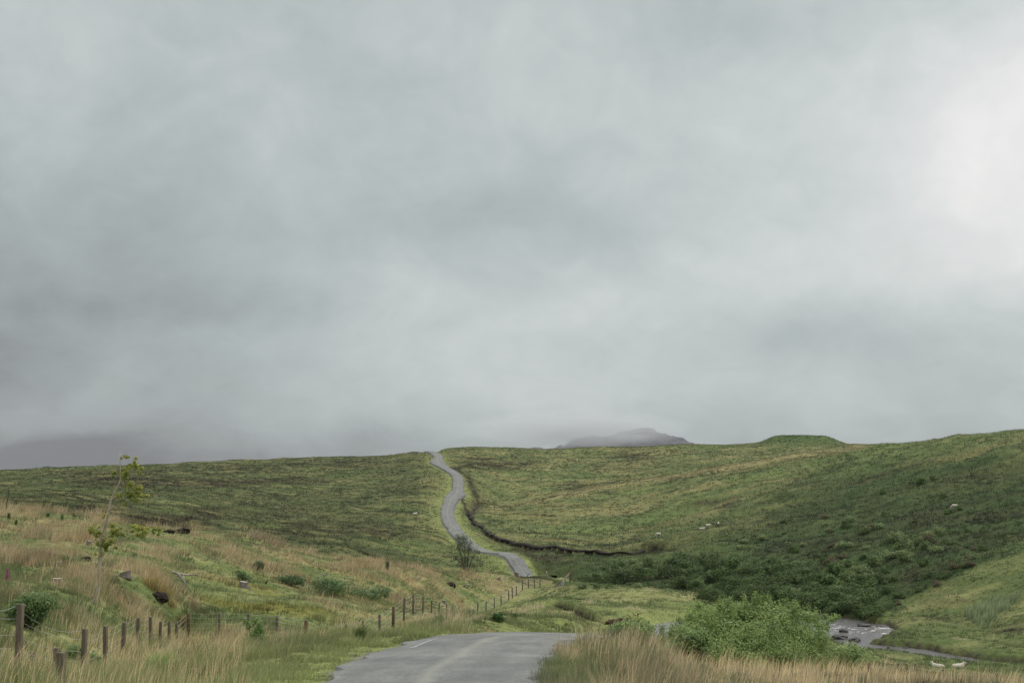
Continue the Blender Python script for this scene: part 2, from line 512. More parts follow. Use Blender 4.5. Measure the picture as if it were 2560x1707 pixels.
def grid_idx(X, Y):
    q = (np.log(np.maximum(Y + 28, 8.01)) - qv[0]) / (qv[1] - qv[0])
    w = np.interp(X / (Y + 28), wv, np.arange(NW))
    return np.clip(q, 0, NQ - 1.001), np.clip(w, 0, NW - 1.001)


def samp(A_, X, Y):
    q, w = grid_idx(np.asarray(X, float), np.asarray(Y, float))
    i, j = q.astype(int), w.astype(int)
    fq, fw = q - i, w - j
    if A_.ndim == 3: fq, fw = fq[..., None], fw[..., None]
    return (A_[i, j] * (1 - fw) + A_[i, j + 1] * fw) * (1 - fq) + (A_[i + 1, j] * (1 - fw) + A_[i + 1, j + 1] * fw) * fq


def catmull(pts, step=1.0):
    pts = np.asarray(pts, float)
    p = np.vstack([2 * pts[0] - pts[1], pts, 2 * pts[-1] - pts[-2]])
    out = []
    for i in range(1, len(p) - 2):
        n = max(2, int(np.linalg.norm(p[i + 1][:2] - p[i][:2]) / step))
        t = np.linspace(0, 1, n, endpoint=False)[:, None]
        out.append(0.5 * (2 * p[i] + (p[i + 1] - p[i - 1]) * t + (2 * p[i - 1] - 5 * p[i] + 4 * p[i + 1] - p[i + 2]) * t ** 2 + (3 * p[i] - p[i - 1] - 3 * p[i + 1] + p[i + 2]) * t ** 3))
    out.append(p[-2][None])
    return np.vstack(out)


def dist_to(X, Y, line, maxd):
    """distance of every point to a polyline (its dense points); inf beyond maxd. also nearest index"""
    sh = X.shape
    Xr, Yr = X.ravel(), Y.ravel()
    D = np.full(Xr.shape, np.inf)
    I = np.zeros(Xr.shape, int)
    lo, hi = line[:, :2].min(0) - maxd, line[:, :2].max(0) + maxd
    cand = np.nonzero((Xr > lo[0]) & (Xr < hi[0]) & (Yr > lo[1]) & (Yr < hi[1]))[0]
    coarse = line[::8, :2]
    for k in range(0, len(cand), 40000):
        c = cand[k:k + 40000]
        d2 = ((Xr[c, None] - coarse[:, 0]) ** 2 + (Yr[c, None] - coarse[:, 1]) ** 2).min(1)
        c = c[d2 < (maxd + 10) ** 2]
        for m in range(0, len(c), 8000):
            cc = c[m:m + 8000]
            dd = (Xr[cc, None] - line[:, 0]) ** 2 + (Yr[cc, None] - line[:, 1]) ** 2
            I[cc] = dd.argmin(1)
            D[cc] = np.sqrt(dd.min(1))
    D[D > maxd] = np.inf
    return D.reshape(sh), I.reshape(sh)


# ------------------------------------------------------------------ road line: X, Y, half width
def RP(px, py, Y, hw):
    p = pw(px, py, Y)
    return (p[0], Y, hw)


ROAD_PTS = [(0.3, -20, 2.2), (-0.2, 0, 2.2), (-1.0, 14, 2.15), RP(1065, 1707, 28, 2.1), RP(1120, 1660, 35, 2.3), RP(1182, 1622, 43, 2.45), RP(1245, 1599, 50, 2.3), RP(1385, 1592, 55.5, 1.9), RP(1540, 1585, 63, 1.7), RP(1660, 1568, 75, 1.7),
            RP(1735, 1562, 84, 1.7), RP(1800, 1555, 93, 1.7), RP(1860, 1552, 101, 1.6), RP(1915, 1550, 108, 1.6)]
FAR_PTS = [RP(1375, 1441, 206, 1.2), RP(1358, 1432, 210, 1.2), RP(1300, 1404, 226, 1.25), RP(1215, 1380, 248, 1.3), RP(1162, 1352, 274, 1.4),
            RP(1128, 1312, 302, 1.35), RP(1118, 1280, 330, 1.35), RP(1128, 1250, 362, 1.7), RP(1140, 1236, 378, 2.4), RP(1143, 1226, 390, 1.5), RP(1146, 1205, 415, 1.45), RP(1140, 1188, 442, 1.45), RP(1112, 1168, 485, 1.5), RP(1093, 1155, 520, 2.4), RP(1095, 1146, 545, 1.7), RP(1094, 1138, 570, 1.6), RP(1080, 1130, 605, 1.6), RP(1070, 1128, 632, 1.6), RP(1060, 1140, 690, 1.6)]
RLA, RLB = catmull(ROAD_PTS, 0.8), catmull(FAR_PTS, 0.8)
NA = len(RLA)
RL = np.vstack([RLA, RLB])
rz = samp(GZ, RL[:, 0], RL[:, 1])
ker = np.hanning(31)
ker /= ker.sum()
rz = np.concatenate([np.convolve(np.pad(s_, 15, mode="edge"), ker, "valid") for s_ in (rz[:NA], rz[NA:])])
RD, RI = dist_to(GX, GY, RL, 22.0)
hw_n = RL[RI, 2]
rd = np.maximum(GY, 20)
bl = 1.6 + 0.006 * rd + np.where(GY < 70, 1.5, 0)
wgt = 1 - sstep(RD - hw_n, 0.25 + 0.0012 * rd, 0.25 + 0.0012 * rd + bl)
wgt[~np.isfinite(RD)] = 0

# ------------------------------------------------------------------ river line
RV = catmull([(*pw(1380, 1500, 182)[:2], 4.5), (*pw(1500, 1500, 176)[:2], 4.5), (*pw(1700, 1500, 167)[:2], 4.5), (*pw(1880, 1532, 160)[:2], 4.8), (*pw(2020, 1546, 150)[:2], 4.6), (*pw(2095, 1562, 143.5)[:2], 5.0), (*pw(2115, 1583, 136.5)[:2], 3.6),
              (*pw(2125, 1600, 130.5)[:2], 1.7), (*pw(2190, 1612, 127)[:2], 2.7), (*pw(2300, 1624, 123.6)[:2], 2.4), (*pw(2420, 1642, 119)[:2], 1.6), (*pw(2560, 1662, 114.5)[:2], 2.6), (*pw(2800, 1690, 108)[:2], 2.6), (*pw(3200, 1690, 104)[:2], 2.6)], 0.6)
VD, VI = dist_to(GX, GY, RV, 14.0)
vhw = RV[VI, 2]

# ------------------------------------------------------------------ peat scarp lines (an erosion edge: the lower side drops)
SC1 = catmull([pw(*p)[:2] for p in [(1150, 1240, 385), (1172, 1275, 345), (1188, 1300, 322), (1205, 1312, 312), (1225, 1330, 296), (1254, 1345, 283), (1290, 1352, 277), (1362, 1362, 268), (1430, 1371, 262), (1480, 1369, 262), (1526, 1373, 258), (1580, 1374, 256), (1630, 1362, 260), (1652, 1350, 262)]], 0.6)
SC2 = catmull([pw(*p)[:2] for p in [(1652, 1350, 262), (1670, 1362, 252), (1690, 1378, 243), (1712, 1390, 236)]], 0.6)
DITCH = catmull([pw(*p)[:2] for p in [(1130, 1160, 505), (1150, 1178, 465), (1172, 1192, 440), (1180, 1215, 410), (1198, 1240, 380), (1185, 1262, 355), (1172, 1280, 335)]], 0.8)
BANK = catmull([pw(*p)[:2] for p in [(1395, 1515, 100), (1440, 1528, 92), (1490, 1543, 82), (1520, 1548, 78), (1560, 1545, 77)]], 0.3)


def scarp(line, drop, fall):
    D, I = dist_to(GX, GY, line, 25.0)
    t = line[np.minimum(I + 1, len(line) - 1)] - line[np.maximum(I - 1, 0)]
    side = t[..., 0] * (GY - line[I, 1]) - t[..., 1] * (GX - line[I, 0])      # >0: left of the direction
    inside = (I > 2) & (I < len(line) - 3)
    low = (side < 0) & np.isfinite(D) & inside
    D = np.where(np.isfinite(D), D, 99)
    return np.where(low, -drop * np.exp(-D / fall), 0), np.where(low, D, 99)


dz1, sd1 = scarp(SC1, 1.0, 6.0)
dz2, sd2 = scarp(SC2, 0.8, 5.0)
dz3, sd3 = scarp(BANK, 0.55, 2.5)
dD, _ = dist_to(GX, GY, DITCH, 8.0)
dD = np.where(np.isfinite(dD), dD, 99)
near_f = np.clip(GY / 60.0, 0.5, 4.0)
tuss = (fbm(GX / 1.1, GY / 1.1, 11, 3) - 0.5) * 0.30 * np.clip(1.2 - GY / 140, 0, 1) + (fbm(GX / 3.2, GY / 3.2, 21, 4) - 0.5) * np.where(GY < 110, 0.45, 0.75) + (fbm(GX / 14, GY / 14, 31, 3) - 0.5) * np.clip((GY - 150) / 90, 0, 1) * 2.4
amp = np.clip((GY + 5) / 25, 0, 1) * (1 - sstep(GY, 560, 640) * 0.6)
calm = np.clip(np.minimum(np.where(np.isfinite(RD), (RD - hw_n) / 6.0, 1), 1), 0, 1)
FL = catmull([pw(a_, b_, c_)[:2] for a_, b_, c_, _h1, _k in FENCE_A[17:]], 0.6)
FD, _ = dist_to(GX, GY, FL, 7.0)
FD = np.where(np.isfinite(FD), FD, 99)
calm = calm * (0.15 + 0.85 * sstep(FD, 1.5, 6))
GZ = GZ + tuss * amp * calm + dz1 + dz2 + dz3 - 0.9 * np.exp(-(dD / 1.5) ** 2)
# river bed and banks
inr = np.isfinite(VD)
e = np.where(inr, VD - vhw, 99) + (fbm(GX / 2.0, GY / 2.0, 41, 3) - 0.5) * 1.6
bank = RIV_Z + 0.35 + 0.15 * np.clip(e, 0, 6)
GZ = np.where(e < 8, GZ * sstep(e, 3, 8) + (1 - sstep(e, 3, 8)) * np.maximum(GZ, bank), GZ)
GZ = np.where(e < 0.7, np.minimum(GZ, RIV_Z - 0.45) * (1 - sstep(e, -0.1, 0.7)) + GZ * sstep(e, -0.1, 0.7), GZ)
# two grassy knolls that break the skyline
PX0, _p = project(GX, GY, GZ)
ky = np.exp(-((GY - 632) / 34) ** 2)
GZ = GZ + ky * 3.9 * (sstep(PX0, 1880, 1950) * (1 - sstep(PX0, 2055, 2125))) + ky * 1.3 * (sstep(PX0, 200, 238) * (1 - sstep(PX0, 380, 470)))
# road bed
ctr = np.clip(RD / np.maximum(hw_n, 0.1), 0, 1.0)
GZ = GZ * (1 - wgt) + (rz[RI] - (0.05 + 0.0012 * rd)) * wgt
GZ = np.where(np.isfinite(GZ), GZ, 0)
PX, PY = project(GX, GY, GZ)

# ------------------------------------------------------------------ ground colours and what grows where
GREEN = np.array((0.098, 0.134, 0.047))
PALE = np.array((0.215, 0.230, 0.098))
MOOR = np.array((0.073, 0.094, 0.038))
MOORTAN = np.array((0.150, 0.142, 0.064))
STRAW = np.array((0.54, 0.46, 0.285))
PINK = np.array((0.40, 0.312, 0.182))
MOSS = np.array((0.17, 0.16, 0.038))
HEATH_SHADE = np.array((0.034, 0.031, 0.016))
DARKV_SHADE = np.array((0.036, 0.061, 0.020))
LIME = np.array((0.178, 0.212, 0.074))
FIELD = np.array((0.144, 0.168, 0.068))
PEAT = np.array((0.012, 0.009, 0.006))
GRAVEL = np.array((0.14, 0.14, 0.13))


def inpoly(x, y, poly):
    r = np.zeros(x.shape, bool)
    n = len(poly)
    for i in range(n):
        x1, y1 = poly[i]
        x2, y2 = poly[(i + 1) % n]
        c = ((y1 > y) != (y2 > y)) & (x < (x2 - x1) * (y - y1) / (y2 - y1 + 1e-9) + x1)
        r ^= c
    return r


HEATH_SHADE_SPOTS = [(440, 1206, 280, 11, .8), (620, 1200, 200, 9, .6), (230, 1190, 120, 6, .5), (250, 1268, 95, 20, .9), (440, 1295, 125, 27, 1.0), (800, 1322, 150, 24, .7), (560, 1298, 60, 8, .6), (330, 1178, 90, 6, .4), (650, 1166, 130, 8, .6), (860, 1160, 160, 7, .5), (720, 1276, 60, 8, .4), (1075, 1225, 45, 8, .4),  # heather patches, some of them shadow patches put into the ground colour
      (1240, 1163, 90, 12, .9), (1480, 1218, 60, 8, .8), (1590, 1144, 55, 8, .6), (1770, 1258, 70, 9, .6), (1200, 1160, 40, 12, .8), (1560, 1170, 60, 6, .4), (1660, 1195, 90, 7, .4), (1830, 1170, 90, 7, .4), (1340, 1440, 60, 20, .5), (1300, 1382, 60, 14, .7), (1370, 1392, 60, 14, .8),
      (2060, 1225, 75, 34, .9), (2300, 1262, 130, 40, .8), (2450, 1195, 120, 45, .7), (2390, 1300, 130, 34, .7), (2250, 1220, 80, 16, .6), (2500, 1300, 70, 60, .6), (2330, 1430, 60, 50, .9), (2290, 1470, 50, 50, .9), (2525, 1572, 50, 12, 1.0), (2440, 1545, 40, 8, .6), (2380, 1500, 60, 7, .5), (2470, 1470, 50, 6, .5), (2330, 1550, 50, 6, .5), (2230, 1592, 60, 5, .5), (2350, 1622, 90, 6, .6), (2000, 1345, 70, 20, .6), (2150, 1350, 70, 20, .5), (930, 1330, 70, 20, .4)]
FPOLY = [(1300, 1470), (1310, 1405), (1400, 1380), (1520, 1380), (1655, 1362), (1760, 1345), (1880, 1300), (1960, 1250), (2080, 1190), (2250, 1160), (2420, 1150), (2700, 1120), (2700, 1330), (2430, 1400), (2300, 1480), (2190, 1545), (1900, 1545), (1500, 1500)]
crest_x = np.array([c[0] for c in CREST] + [1440, 1850, 1950])
crest_y = np.array([c[2] for c in CREST] + [172, 138, 132])

jx = (fbm(GX / 9, GY / 9, 51, 4) - 0.5)
jy = (fbm(GX / 9, GY / 9, 61, 4) - 0.5)
jpx, jpy = PX + jx * 90, PY + jy * 40
nA = fbm(GX / 4.5, GY / 2.6, 71, 4)
nB = fbm(GX / 12, GY / 6, 81, 4)
nC_ = fbm(GX / 30, GY / 22, 91, 4)
nD = fbm(GX / 2.2, GY / 2.2, 101, 3)
yc = np.interp(PX, crest_x, crest_y)
front = GY < yc + 1.5
right_bank = (GY < 60) & (GX > np.interp(GY, RL[:NA - 12, 1], RL[:NA - 12, 0])) & (PX > 1250)
field = (GY < 175) & (PX > 1180) & front & ~right_bank & (GX > np.interp(GY, [50, 76, 118, 139, 158, 175], [-3, -6.2, -4.5, -2.5, 0.8, 3]))
flat = (PX > 1800) & (GY > 60) & (GY < 172) & ~inpoly(jpx, jpy, FPOLY) & ((PX > 2020) | (GY > 140))
DF = np.zeros(GX.shape)
for k_, (ox, oy) in enumerate([(0, 0), (70, 20), (-70, -20), (120, -14), (-120, 14), (30, -34), (-30, 34), (170, 40), (-170, -30)]):
    DF += inpoly(jpx + ox + (fbm(GX / 4, GY / 4, 151 + k_, 3) - .5) * 120, np.minimum(jpy + oy, 1535) + (fbm(GX / 4, GY / 4, 171 + k_, 3) - .5) * 40, FPOLY) / 9.0
dark = ((DF > 0.05) | inpoly(jpx, jpy, FPOLY)) & (GY > 150) & ~flat & ~front
moor = ~front & ~dark & ~flat

C = np.zeros(GX.shape + (3,))
STRAWF = np.zeros(GX.shape)          # share of dry straw-coloured blades
HGT = np.zeros(GX.shape)             # height of the growth


def setz(mask, c, s, h):
    C[mask] = c[mask] if np.ndim(c) == 3 else c
    STRAWF[mask] = s[mask] if np.ndim(s) else s
    HGT[mask] = h[mask] if np.ndim(h) else h


def lerp(a, b, t):
    return a + (b - a) * t[..., None]


# moor
t = np.clip((nB - 0.42) * 3.2 + (nC_ - 0.5) * 1.2, 0, 1)
cm = lerp(MOOR, MOORTAN, t * 0.75)
cm = lerp(cm, GREEN * 0.85, np.clip((0.46 - nC_) * 5, 0, 1) * 0.8)
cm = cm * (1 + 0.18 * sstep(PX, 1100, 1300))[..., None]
cm = lerp(cm, MOOR * 0.72, (PX < 1050) * np.clip(0.35 + (nC_ - 0.4) * 2, 0, 0.7))  # left moor darker: shading, with heather, put into the colour
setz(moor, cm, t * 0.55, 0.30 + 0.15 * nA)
# front hillock
tan = np.clip((nA - 0.45) * 5.5 + (1440 - PY) / 330.0 + (nB - 0.5) * 2.0, 0, 1)
tan = tan * np.where(PY > 1440, np.clip(1.15 - (PY - 1440) / 260, 0.45, 1), 1)
cf = lerp(lerp(GREEN, PALE, np.clip((nD - 0.40) * 2.5, 0, 1) * 0.8), PINK * 0.7, tan * 0.5)
cf = lerp(cf, PALE, sstep(PY, 1540, 1600) * np.clip(0.25 + nB, 0, 0.8))
mossm = np.clip((fbm(GX / 5, GY / 4, 111, 3) - 0.52) * 7, 0, 1) * np.exp(-((PX - 720) / 280) ** 2 - ((PY - 1490) / 55) ** 2)
cf = lerp(cf, MOSS, mossm)
setz(front, cf * 0.9, tan * (1 - mossm) * 0.8, 0.18 + 0.21 * tan + 0.14 * nD + 0.12 * sstep(PY, 1500, 1580))
# verge, knoll and field
cfi = lerp(lerp(FIELD, PALE, np.clip((nA - 0.4) * 3, 0, 1)), GREEN, np.clip((nB - 0.5) * 4, 0, 0.8))
cfi = cfi * 0.88
setz(field, cfi, np.clip((nA - 0.5) * 2, 0, .35), 0.14 + 0.16 * nD)
# right bank with its tall dry grass
tb = np.clip((nA - 0.40) * 4.5 + 0.15, 0, 1)
setz(right_bank, lerp(GREEN * 0.8, STRAW * 0.36, tb * 0.7), 0.12 + 0.52 * tb, 0.16 + 0.66 * np.clip(fbm(GX / 2.4, GY / 2.4, 621, 3) - 0.2, 0, 1))  # turf darkened: shade between the blades put into its colour
# flat by the river, meadow
cg = lerp(lerp(GREEN * 1.05, FIELD, np.clip((nB - 0.42) * 4, 0, 1)), PALE, np.clip((nA - 0.5) * 3, 0, .7))
cg = cg * 0.72
setz(flat, cg, np.clip((nA - 0.55) * 2, 0, .3), 0.16 + 0.16 * nD)
# dark slope: dark vegetation, with cloud shade put into the colour
cd = lerp(DARKV_SHADE, HEATH_SHADE, np.clip((nB - 0.47) * 5, 0, 0.35))
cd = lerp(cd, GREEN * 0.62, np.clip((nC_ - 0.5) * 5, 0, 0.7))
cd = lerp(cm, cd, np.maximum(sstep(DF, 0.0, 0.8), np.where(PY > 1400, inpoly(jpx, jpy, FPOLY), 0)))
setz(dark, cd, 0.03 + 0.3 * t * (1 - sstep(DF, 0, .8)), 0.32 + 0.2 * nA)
for cx, cy, rx, ry, st in HEATH_SHADE_SPOTS:
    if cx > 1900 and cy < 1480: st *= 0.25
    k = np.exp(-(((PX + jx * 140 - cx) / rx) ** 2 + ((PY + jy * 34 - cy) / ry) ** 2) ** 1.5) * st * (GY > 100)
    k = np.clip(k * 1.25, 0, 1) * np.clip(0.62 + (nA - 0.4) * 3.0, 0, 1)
    C[:] = lerp(C, HEATH_SHADE, k)
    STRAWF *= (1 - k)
HGT[right_bank] *= (1 - 0.62 * sstep(PX, 1600, 1850) * sstep(GY, 39, 47))[right_bank]
HGT *= np.where((GY > 162) & (GY < 215) & (PX > 1180) & (PX < 1460), 0.4, 1.0)
HGT *= 1 - 0.7 * (1 - sstep(FD, 0.8, 3.0)) * (GY > 74)
# pale dry line on the spur's edge
RIDGE = [(1200, 1272), (1350, 1246), (1500, 1216), (1700, 1184), (1850, 1160), (2000, 1132), (2150, 1113)]
ry_ = np.interp(PX, [p[0] for p in RIDGE], [p[1] for p in RIDGE])
k = np.exp(-((PY - ry_ - 5) / 6) ** 2) * (PX > 1220) * (PX < 2160) * (GY > 250) * np.clip(0.3 + nB, 0, 1) * 0.8
C[:] = lerp(C, np.array((0.22, 0.19, 0.10)), k)
# darker rushes and heather tufts strewn through the moor
k = np.clip((fbm(GX / 5.0, GY / 3.0, 601, 4) - 0.55) * 7, 0, 1) * (moor | dark) * 0.6
C[:] = lerp(C, C * np.array((0.42, 0.46, 0.42)), k)
k = np.clip((fbm(GX / 6.0, GY / 3.5, 611, 4) - 0.58) * 7, 0, 1) * moor * 0.5
C[:] = lerp(C, MOORTAN * 1.15, k)
k = ky * np.maximum(sstep(PX, 1880, 1930) * (1 - sstep(PX, 2080, 2125)), sstep(PX, 200, 238) * (1 - sstep(PX, 380, 470)))
C[:] = lerp(C, np.array((0.050, 0.082, 0.026)), np.clip(k * 1.6, 0, 0.95))
# road verges: short bright grass, gravel at the very edge
vk = np.where(np.isfinite(RD), np.exp(-np.clip(RD - hw_n, 0, 99) / np.where(GY < 70, 1.6, 2.0)), 0) * np.clip(0.5 + nB, 0, 1)
vk = np.clip(vk * 1.15, 0, 1)
C[:] = lerp(C, LIME, vk * np.where(right_bank, 0.3, 0.9))
HGT *= (1 - 0.8 * vk * np.where(right_bank, 0.25, 1))
STRAWF *= (1 - 0.9 * vk)
gk = np.where(np.isfinite(RD), 1 - sstep(RD - hw_n + (nD - 0.5) * 0.9, 0.0, 0.5), 0)
C[:] = lerp(C, GRAVEL, gk)
for sdx, thick in ((sd1, 0.9), (sd2, 0.8), (sd3, 0.5)):
    k = 1 - sstep(sdx + (nD - 0.5) * 0.8, thick * 0.6, thick * 1.5)
    C[:] = lerp(C, PEAT, k)
    HGT *= (1 - k)
k = np.exp(-(dD / 1.7) ** 2) * np.clip(nA * 1.6, 0, 1)
C[:] = lerp(C, PEAT * 1.5, k)
k = np.where(e < 0.9, 1 - sstep(e + (nD - .5), 0.2, 0.9), 0)
C[:] = lerp(C, np.array((0.035, 0.03, 0.022)), k)
HGT *= (1 - k)
BARE = np.clip(np.maximum(gk * (GY < 70) * 0.8, np.where(np.isfinite(RD) & (RD < hw_n - 0.05), 1, 0)), 0, 1)

# ------------------------------------------------------------------ the ground sheet
mg, q, b = new_mat("moorland_turf")
at = q.n("ShaderNodeAttribute", attribute_name="Col")
geo = q.n("ShaderNodeNewGeometry")
f1, _ = q.noise(geo.outputs["Position"], 1.7, 6.0, 0.7)
f2, _ = q.noise(geo.outputs["Position"], 0.25, 5.0, 0.65)
v1 = q.ramp(f1, [(0.28, (0.55, 0.56, 0.55)), (0.72, (1.4, 1.36, 1.25))])
c = q.mix(1.0, at.outputs["Color"], v1, "MULTIPLY")
v2 = q.ramp(f2, [(0.3, (0.85, 0.88, 0.86)), (0.7, (1.15, 1.1, 1.05))])
c = q.mix(1.0, c, v2, "MULTIPLY")
q.t.links.new(c, b.inputs["Base Color"])
b.inputs["Roughness"].default_value = 0.95
b.inputs["Specular IOR Level"].default_value = 0.1
bp = q.n("ShaderNodeBump")
bp.inputs["Strength"].default_value = 0.8
bp.inputs["Distance"].default_value = 0.35
q.t.links.new(f1, bp.inputs["Height"])
q.t.links.new(bp.outputs[0], b.inputs["Normal"])

ext = [1000, 1150, 1400, 1800, 2500, 4000, 7000, 12000]      # falls away beyond the skyline, flat to the horizon
VX, VY, VZ, VC = [GX], [GY], [GZ], [C]
for k_, y in enumerate(ext):
    VX.append((wv * (y + 28))[None]); VY.append(np.full((1, NW), float(y)))
    tt = min(1.0, (y - 900) / 1500.0)
    VZ.append((GZ[-1] * (1 - tt) + -70.0 * tt)[None]); VC.append(C[-1][None])
VX, VY, VZ, VC = np.vstack(VX), np.vstack(VY), np.vstack(VZ), np.concatenate(VC, 0)
NR = len(VX)
ii, jj = np.meshgrid(np.arange(NR - 1), np.arange(NW - 1), indexing="ij")
k0 = (ii * NW + jj).ravel()
faces = np.stack([k0, k0 + 1, k0 + NW + 1, k0 + NW], 1)
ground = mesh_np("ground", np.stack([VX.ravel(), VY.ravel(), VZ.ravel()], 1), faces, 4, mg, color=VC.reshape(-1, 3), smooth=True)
tag(ground, "rolling moorland of grass and heather", kind="structure")


def HZ(X, Y):
    return samp(GZ, X, Y)


def hit(px, py, y0=20.0, y1=900.0):
    """the first point of the ground that the photo's pixel looks at"""
    a, bz = pray(px, py)
    ys = np.exp(np.linspace(math.log(y0), math.log(y1), 3000))
    z = HZ(a * ys, ys)
    below = np.nonzero(bz * ys <= z)[0]
    y = ys[below[0]] if len(below) else y1
    return float(a * y), float(y), float(HZ(np.array([a * y]), np.array([y]))[0])


def at_dist(px, Y):
    a, _ = pray(px, 1400)
    return float(a * Y), float(Y), float(HZ(np.array([a * Y]), np.array([Y]))[0])


def mpp(Y):
    return Y / F                                       # metres per photo pixel

# ------------------------------------------------------------------ road sheet
mr, q, b = new_mat("worn_asphalt")
geo = q.n("ShaderNodeNewGeometry")
uv = q.n("ShaderNodeAttribute", attribute_name="lane")
us = q.n("ShaderNodeSeparateXYZ")
q.t.links.new(uv.outputs["Vector"], us.inputs[0])
fa, _ = q.noise(geo.outputs["Position"], 11.0, 8.0, 0.85)
fb, _ = q.noise(geo.outputs["Position"], 0.35, 5.0, 0.6)
st = q.comb(q.m("MULTIPLY", us.outputs[0], 2.2), q.m("MULTIPLY", us.outputs[1], 0.16), 0.0)
fs, _ = q.noise(st, 1.6, 5.0, 0.6)
c = q.ramp(fa, [(0.30, (0.045, 0.047, 0.045)), (0.5, (0.104, 0.108, 0.102)), (0.72, (0.21, 0.215, 0.203))])
c = q.mix(1.0, c, q.ramp(fb, [(0.3, (0.70, 0.71, 0.72)), (0.7, (1.20, 1.20, 1.16))]), "MULTIPLY")
c = q.mix(1.0, c, q.ramp(fs, [(0.35, (0.80, 0.80, 0.80)), (0.65, (1.14, 1.14, 1.12))]), "MULTIPLY")
# lighter seam along the crown, darker repair cracks across
seam = q.m("SUBTRACT", 1.0, q.m("MULTIPLY", q.m("ABSOLUTE", q.m("SUBTRACT", us.outputs[0], q.m("MULTIPLY", q.m("SUBTRACT", fb, 0.5), 0.25))), 9.0), clamp=True)
c = q.mix(q.m("MULTIPLY", seam, 0.36), c, (0.24, 0.245, 0.195))
ck = q.comb(q.m("MULTIPLY", us.outputs[0], 0.5), q.m("MULTIPLY", us.outputs[1], 0.22), 3.0)
fc, _ = q.noise(ck, 1.5, 4.0, 0.65, 1.2)
crack = q.m("SUBTRACT", 1.0, q.m("MULTIPLY", q.m("ABSOLUTE", q.m("SUBTRACT", fc, 0.5)), 60.0), clamp=True)
far = q.m("GREATER_THAN", us.outputs[1], 150.0)
c = q.mix(q.m("MULTIPLY", q.m("MULTIPLY", crack, far), 0.75), c, (0.045, 0.045, 0.043))
q.t.links.new(c, b.inputs["Base Color"])
b.inputs["Roughness"].default_value = 0.78
b.inputs["Specular IOR Level"].default_value = 0.35
bp = q.n("ShaderNodeBump")
bp.inputs["Strength"].default_value = 0.5
bp.inputs["Distance"].default_value = 0.01
q.t.links.new(fa, bp.inputs["Height"])
q.t.links.new(bp.outputs[0], b.inputs["Normal"])


def road_frame():
    t = np.vstack([np.gradient(RL[:NA, :2], axis=0), np.gradient(RL[NA:, :2], axis=0)])
    t /= np.linalg.norm(t, axis=1)[:, None]
    return t, np.stack([t[:, 1], -t[:, 0]], 1)          # tangent, right-hand normal


RT, RN = road_frame()
along = np.concatenate([[0], np.cumsum(np.linalg.norm(np.diff(RL[:, :2], axis=0), axis=1))])
acr = np.concatenate([[-1.0, -1.0], np.linspace(-0.98, 0.98, 11), [1.0, 1.0]])
nr, na = len(RL), len(acr)
RV3 = np.zeros((nr, na, 3))
lane = np.zeros((nr, na, 3))
nz1 = (fbm(along / 1.3, along * 0 + 3.3, 131, 4) - 0.5) * 1.0
nz2 = (fbm(along / 1.3, along * 0 + 8.3, 132, 4) - 0.5) * 1.0
for j, a_ in enumerate(acr):
    hw_ = RL[:, 2] + (nz1 if a_ < 0 else nz2) * (abs(a_) > 0.9)
    p = RL[:, :2] + RN * (a_ * hw_)[:, None]
    RV3[:, j, :2] = p
    RV3[:, j, 2] = rz + 0.05 * (1 - a_ * a_)
    lane[:, j, 0] = a_
    lane[:, j, 1] = along
RV3[:, 0, 2] -= 0.7 + 0.0012 * RL[:, 1]
RV3[:, -1, 2] -= 0.7 + 0.0012 * RL[:, 1]
ii, jj = np.meshgrid(np.arange(nr - 1), np.arange(na - 1), indexing="ij")
k0 = (ii * na + jj)[ii != NA - 1].ravel()
road = mesh_np("road", RV3.reshape(-1, 3), np.stack([k0, k0 + 1, k0 + na + 1, k0 + na], 1), 4, mr, smooth=True)
ua = road.data.attributes.new("lane", "FLOAT_VECTOR", "POINT")
ua.data.foreach_set("vector", lane.astype(np.float32).ravel())
tag(road, "single track asphalt road", kind="structure")
# worn white edge dashes on the outside of the bend
marks = MB()


def road_pt(s_, off, lift=0.0):
    i = int(np.argmin(abs(along - s_)))
    p = RL[i, :2] + RN[i] * off
    return (p[0], p[1], rz[i] + 0.05 * (1 - min(1, (off / RL[i, 2])) ** 2) + lift)


def dash(s0, s1, off, w):
    n = 6
    vs, fs = [], []
    for k_ in range(n + 1):
        s_ = s0 + (s1 - s0) * k_ / n
        vs += [road_pt(s_, off - w / 2, 0.012), road_pt(s_, off + w / 2, 0.012)]
    for k_ in range(n): fs.append((2 * k_, 2 * k_ + 1, 2 * k_ + 3, 2 * k_ + 2))
    marks.add(vs, fs)


iY = lambda y: along[int(np.argmin(abs(RL[:NA, 1] - y)))]
dash(iY(42.3), iY(46.5), -1.75, 0.07)
dash(iY(47.0), iY(48.2), -1.75, 0.06)
dash(iY(29.2), iY(29.6), 0.25, 0.10)
mk = marks.build("road_marking", M["paint"], smooth=False)
tag(mk, "worn white dashes along the left edge of the bend", kind="structure")

# ------------------------------------------------------------------ river
mw, q, b = new_mat("river_water")
geo = q.n("ShaderNodeNewGeometry")
lane_w = q.n("ShaderNodeAttribute", attribute_name="lane")
ws = q.n("ShaderNodeSeparateXYZ")
q.t.links.new(lane_w.outputs["Vector"], ws.inputs[0])
mp = q.n("ShaderNodeMapping")
mp.inputs["Scale"].default_value = (0.9, 1.3, 1)
q.t.links.new(geo.outputs["Position"], mp.inputs[0])
fw, _ = q.noise(mp.outputs[0], 1.6, 5.0, 0.6, 0.6)
ff, _ = q.noise(mp.outputs[0], 0.9, 6.0, 0.72, 1.0)
foam_raw = q.m("ADD", ff, q.m("MULTIPLY", ws.outputs[2], 0.10))
foam = q.ramp(foam_raw, [(0.66, (0, 0, 0)), (0.74, (1, 1, 1))])
c = q.mix(foam, (0.075, 0.073, 0.070), (0.62, 0.60, 0.56))
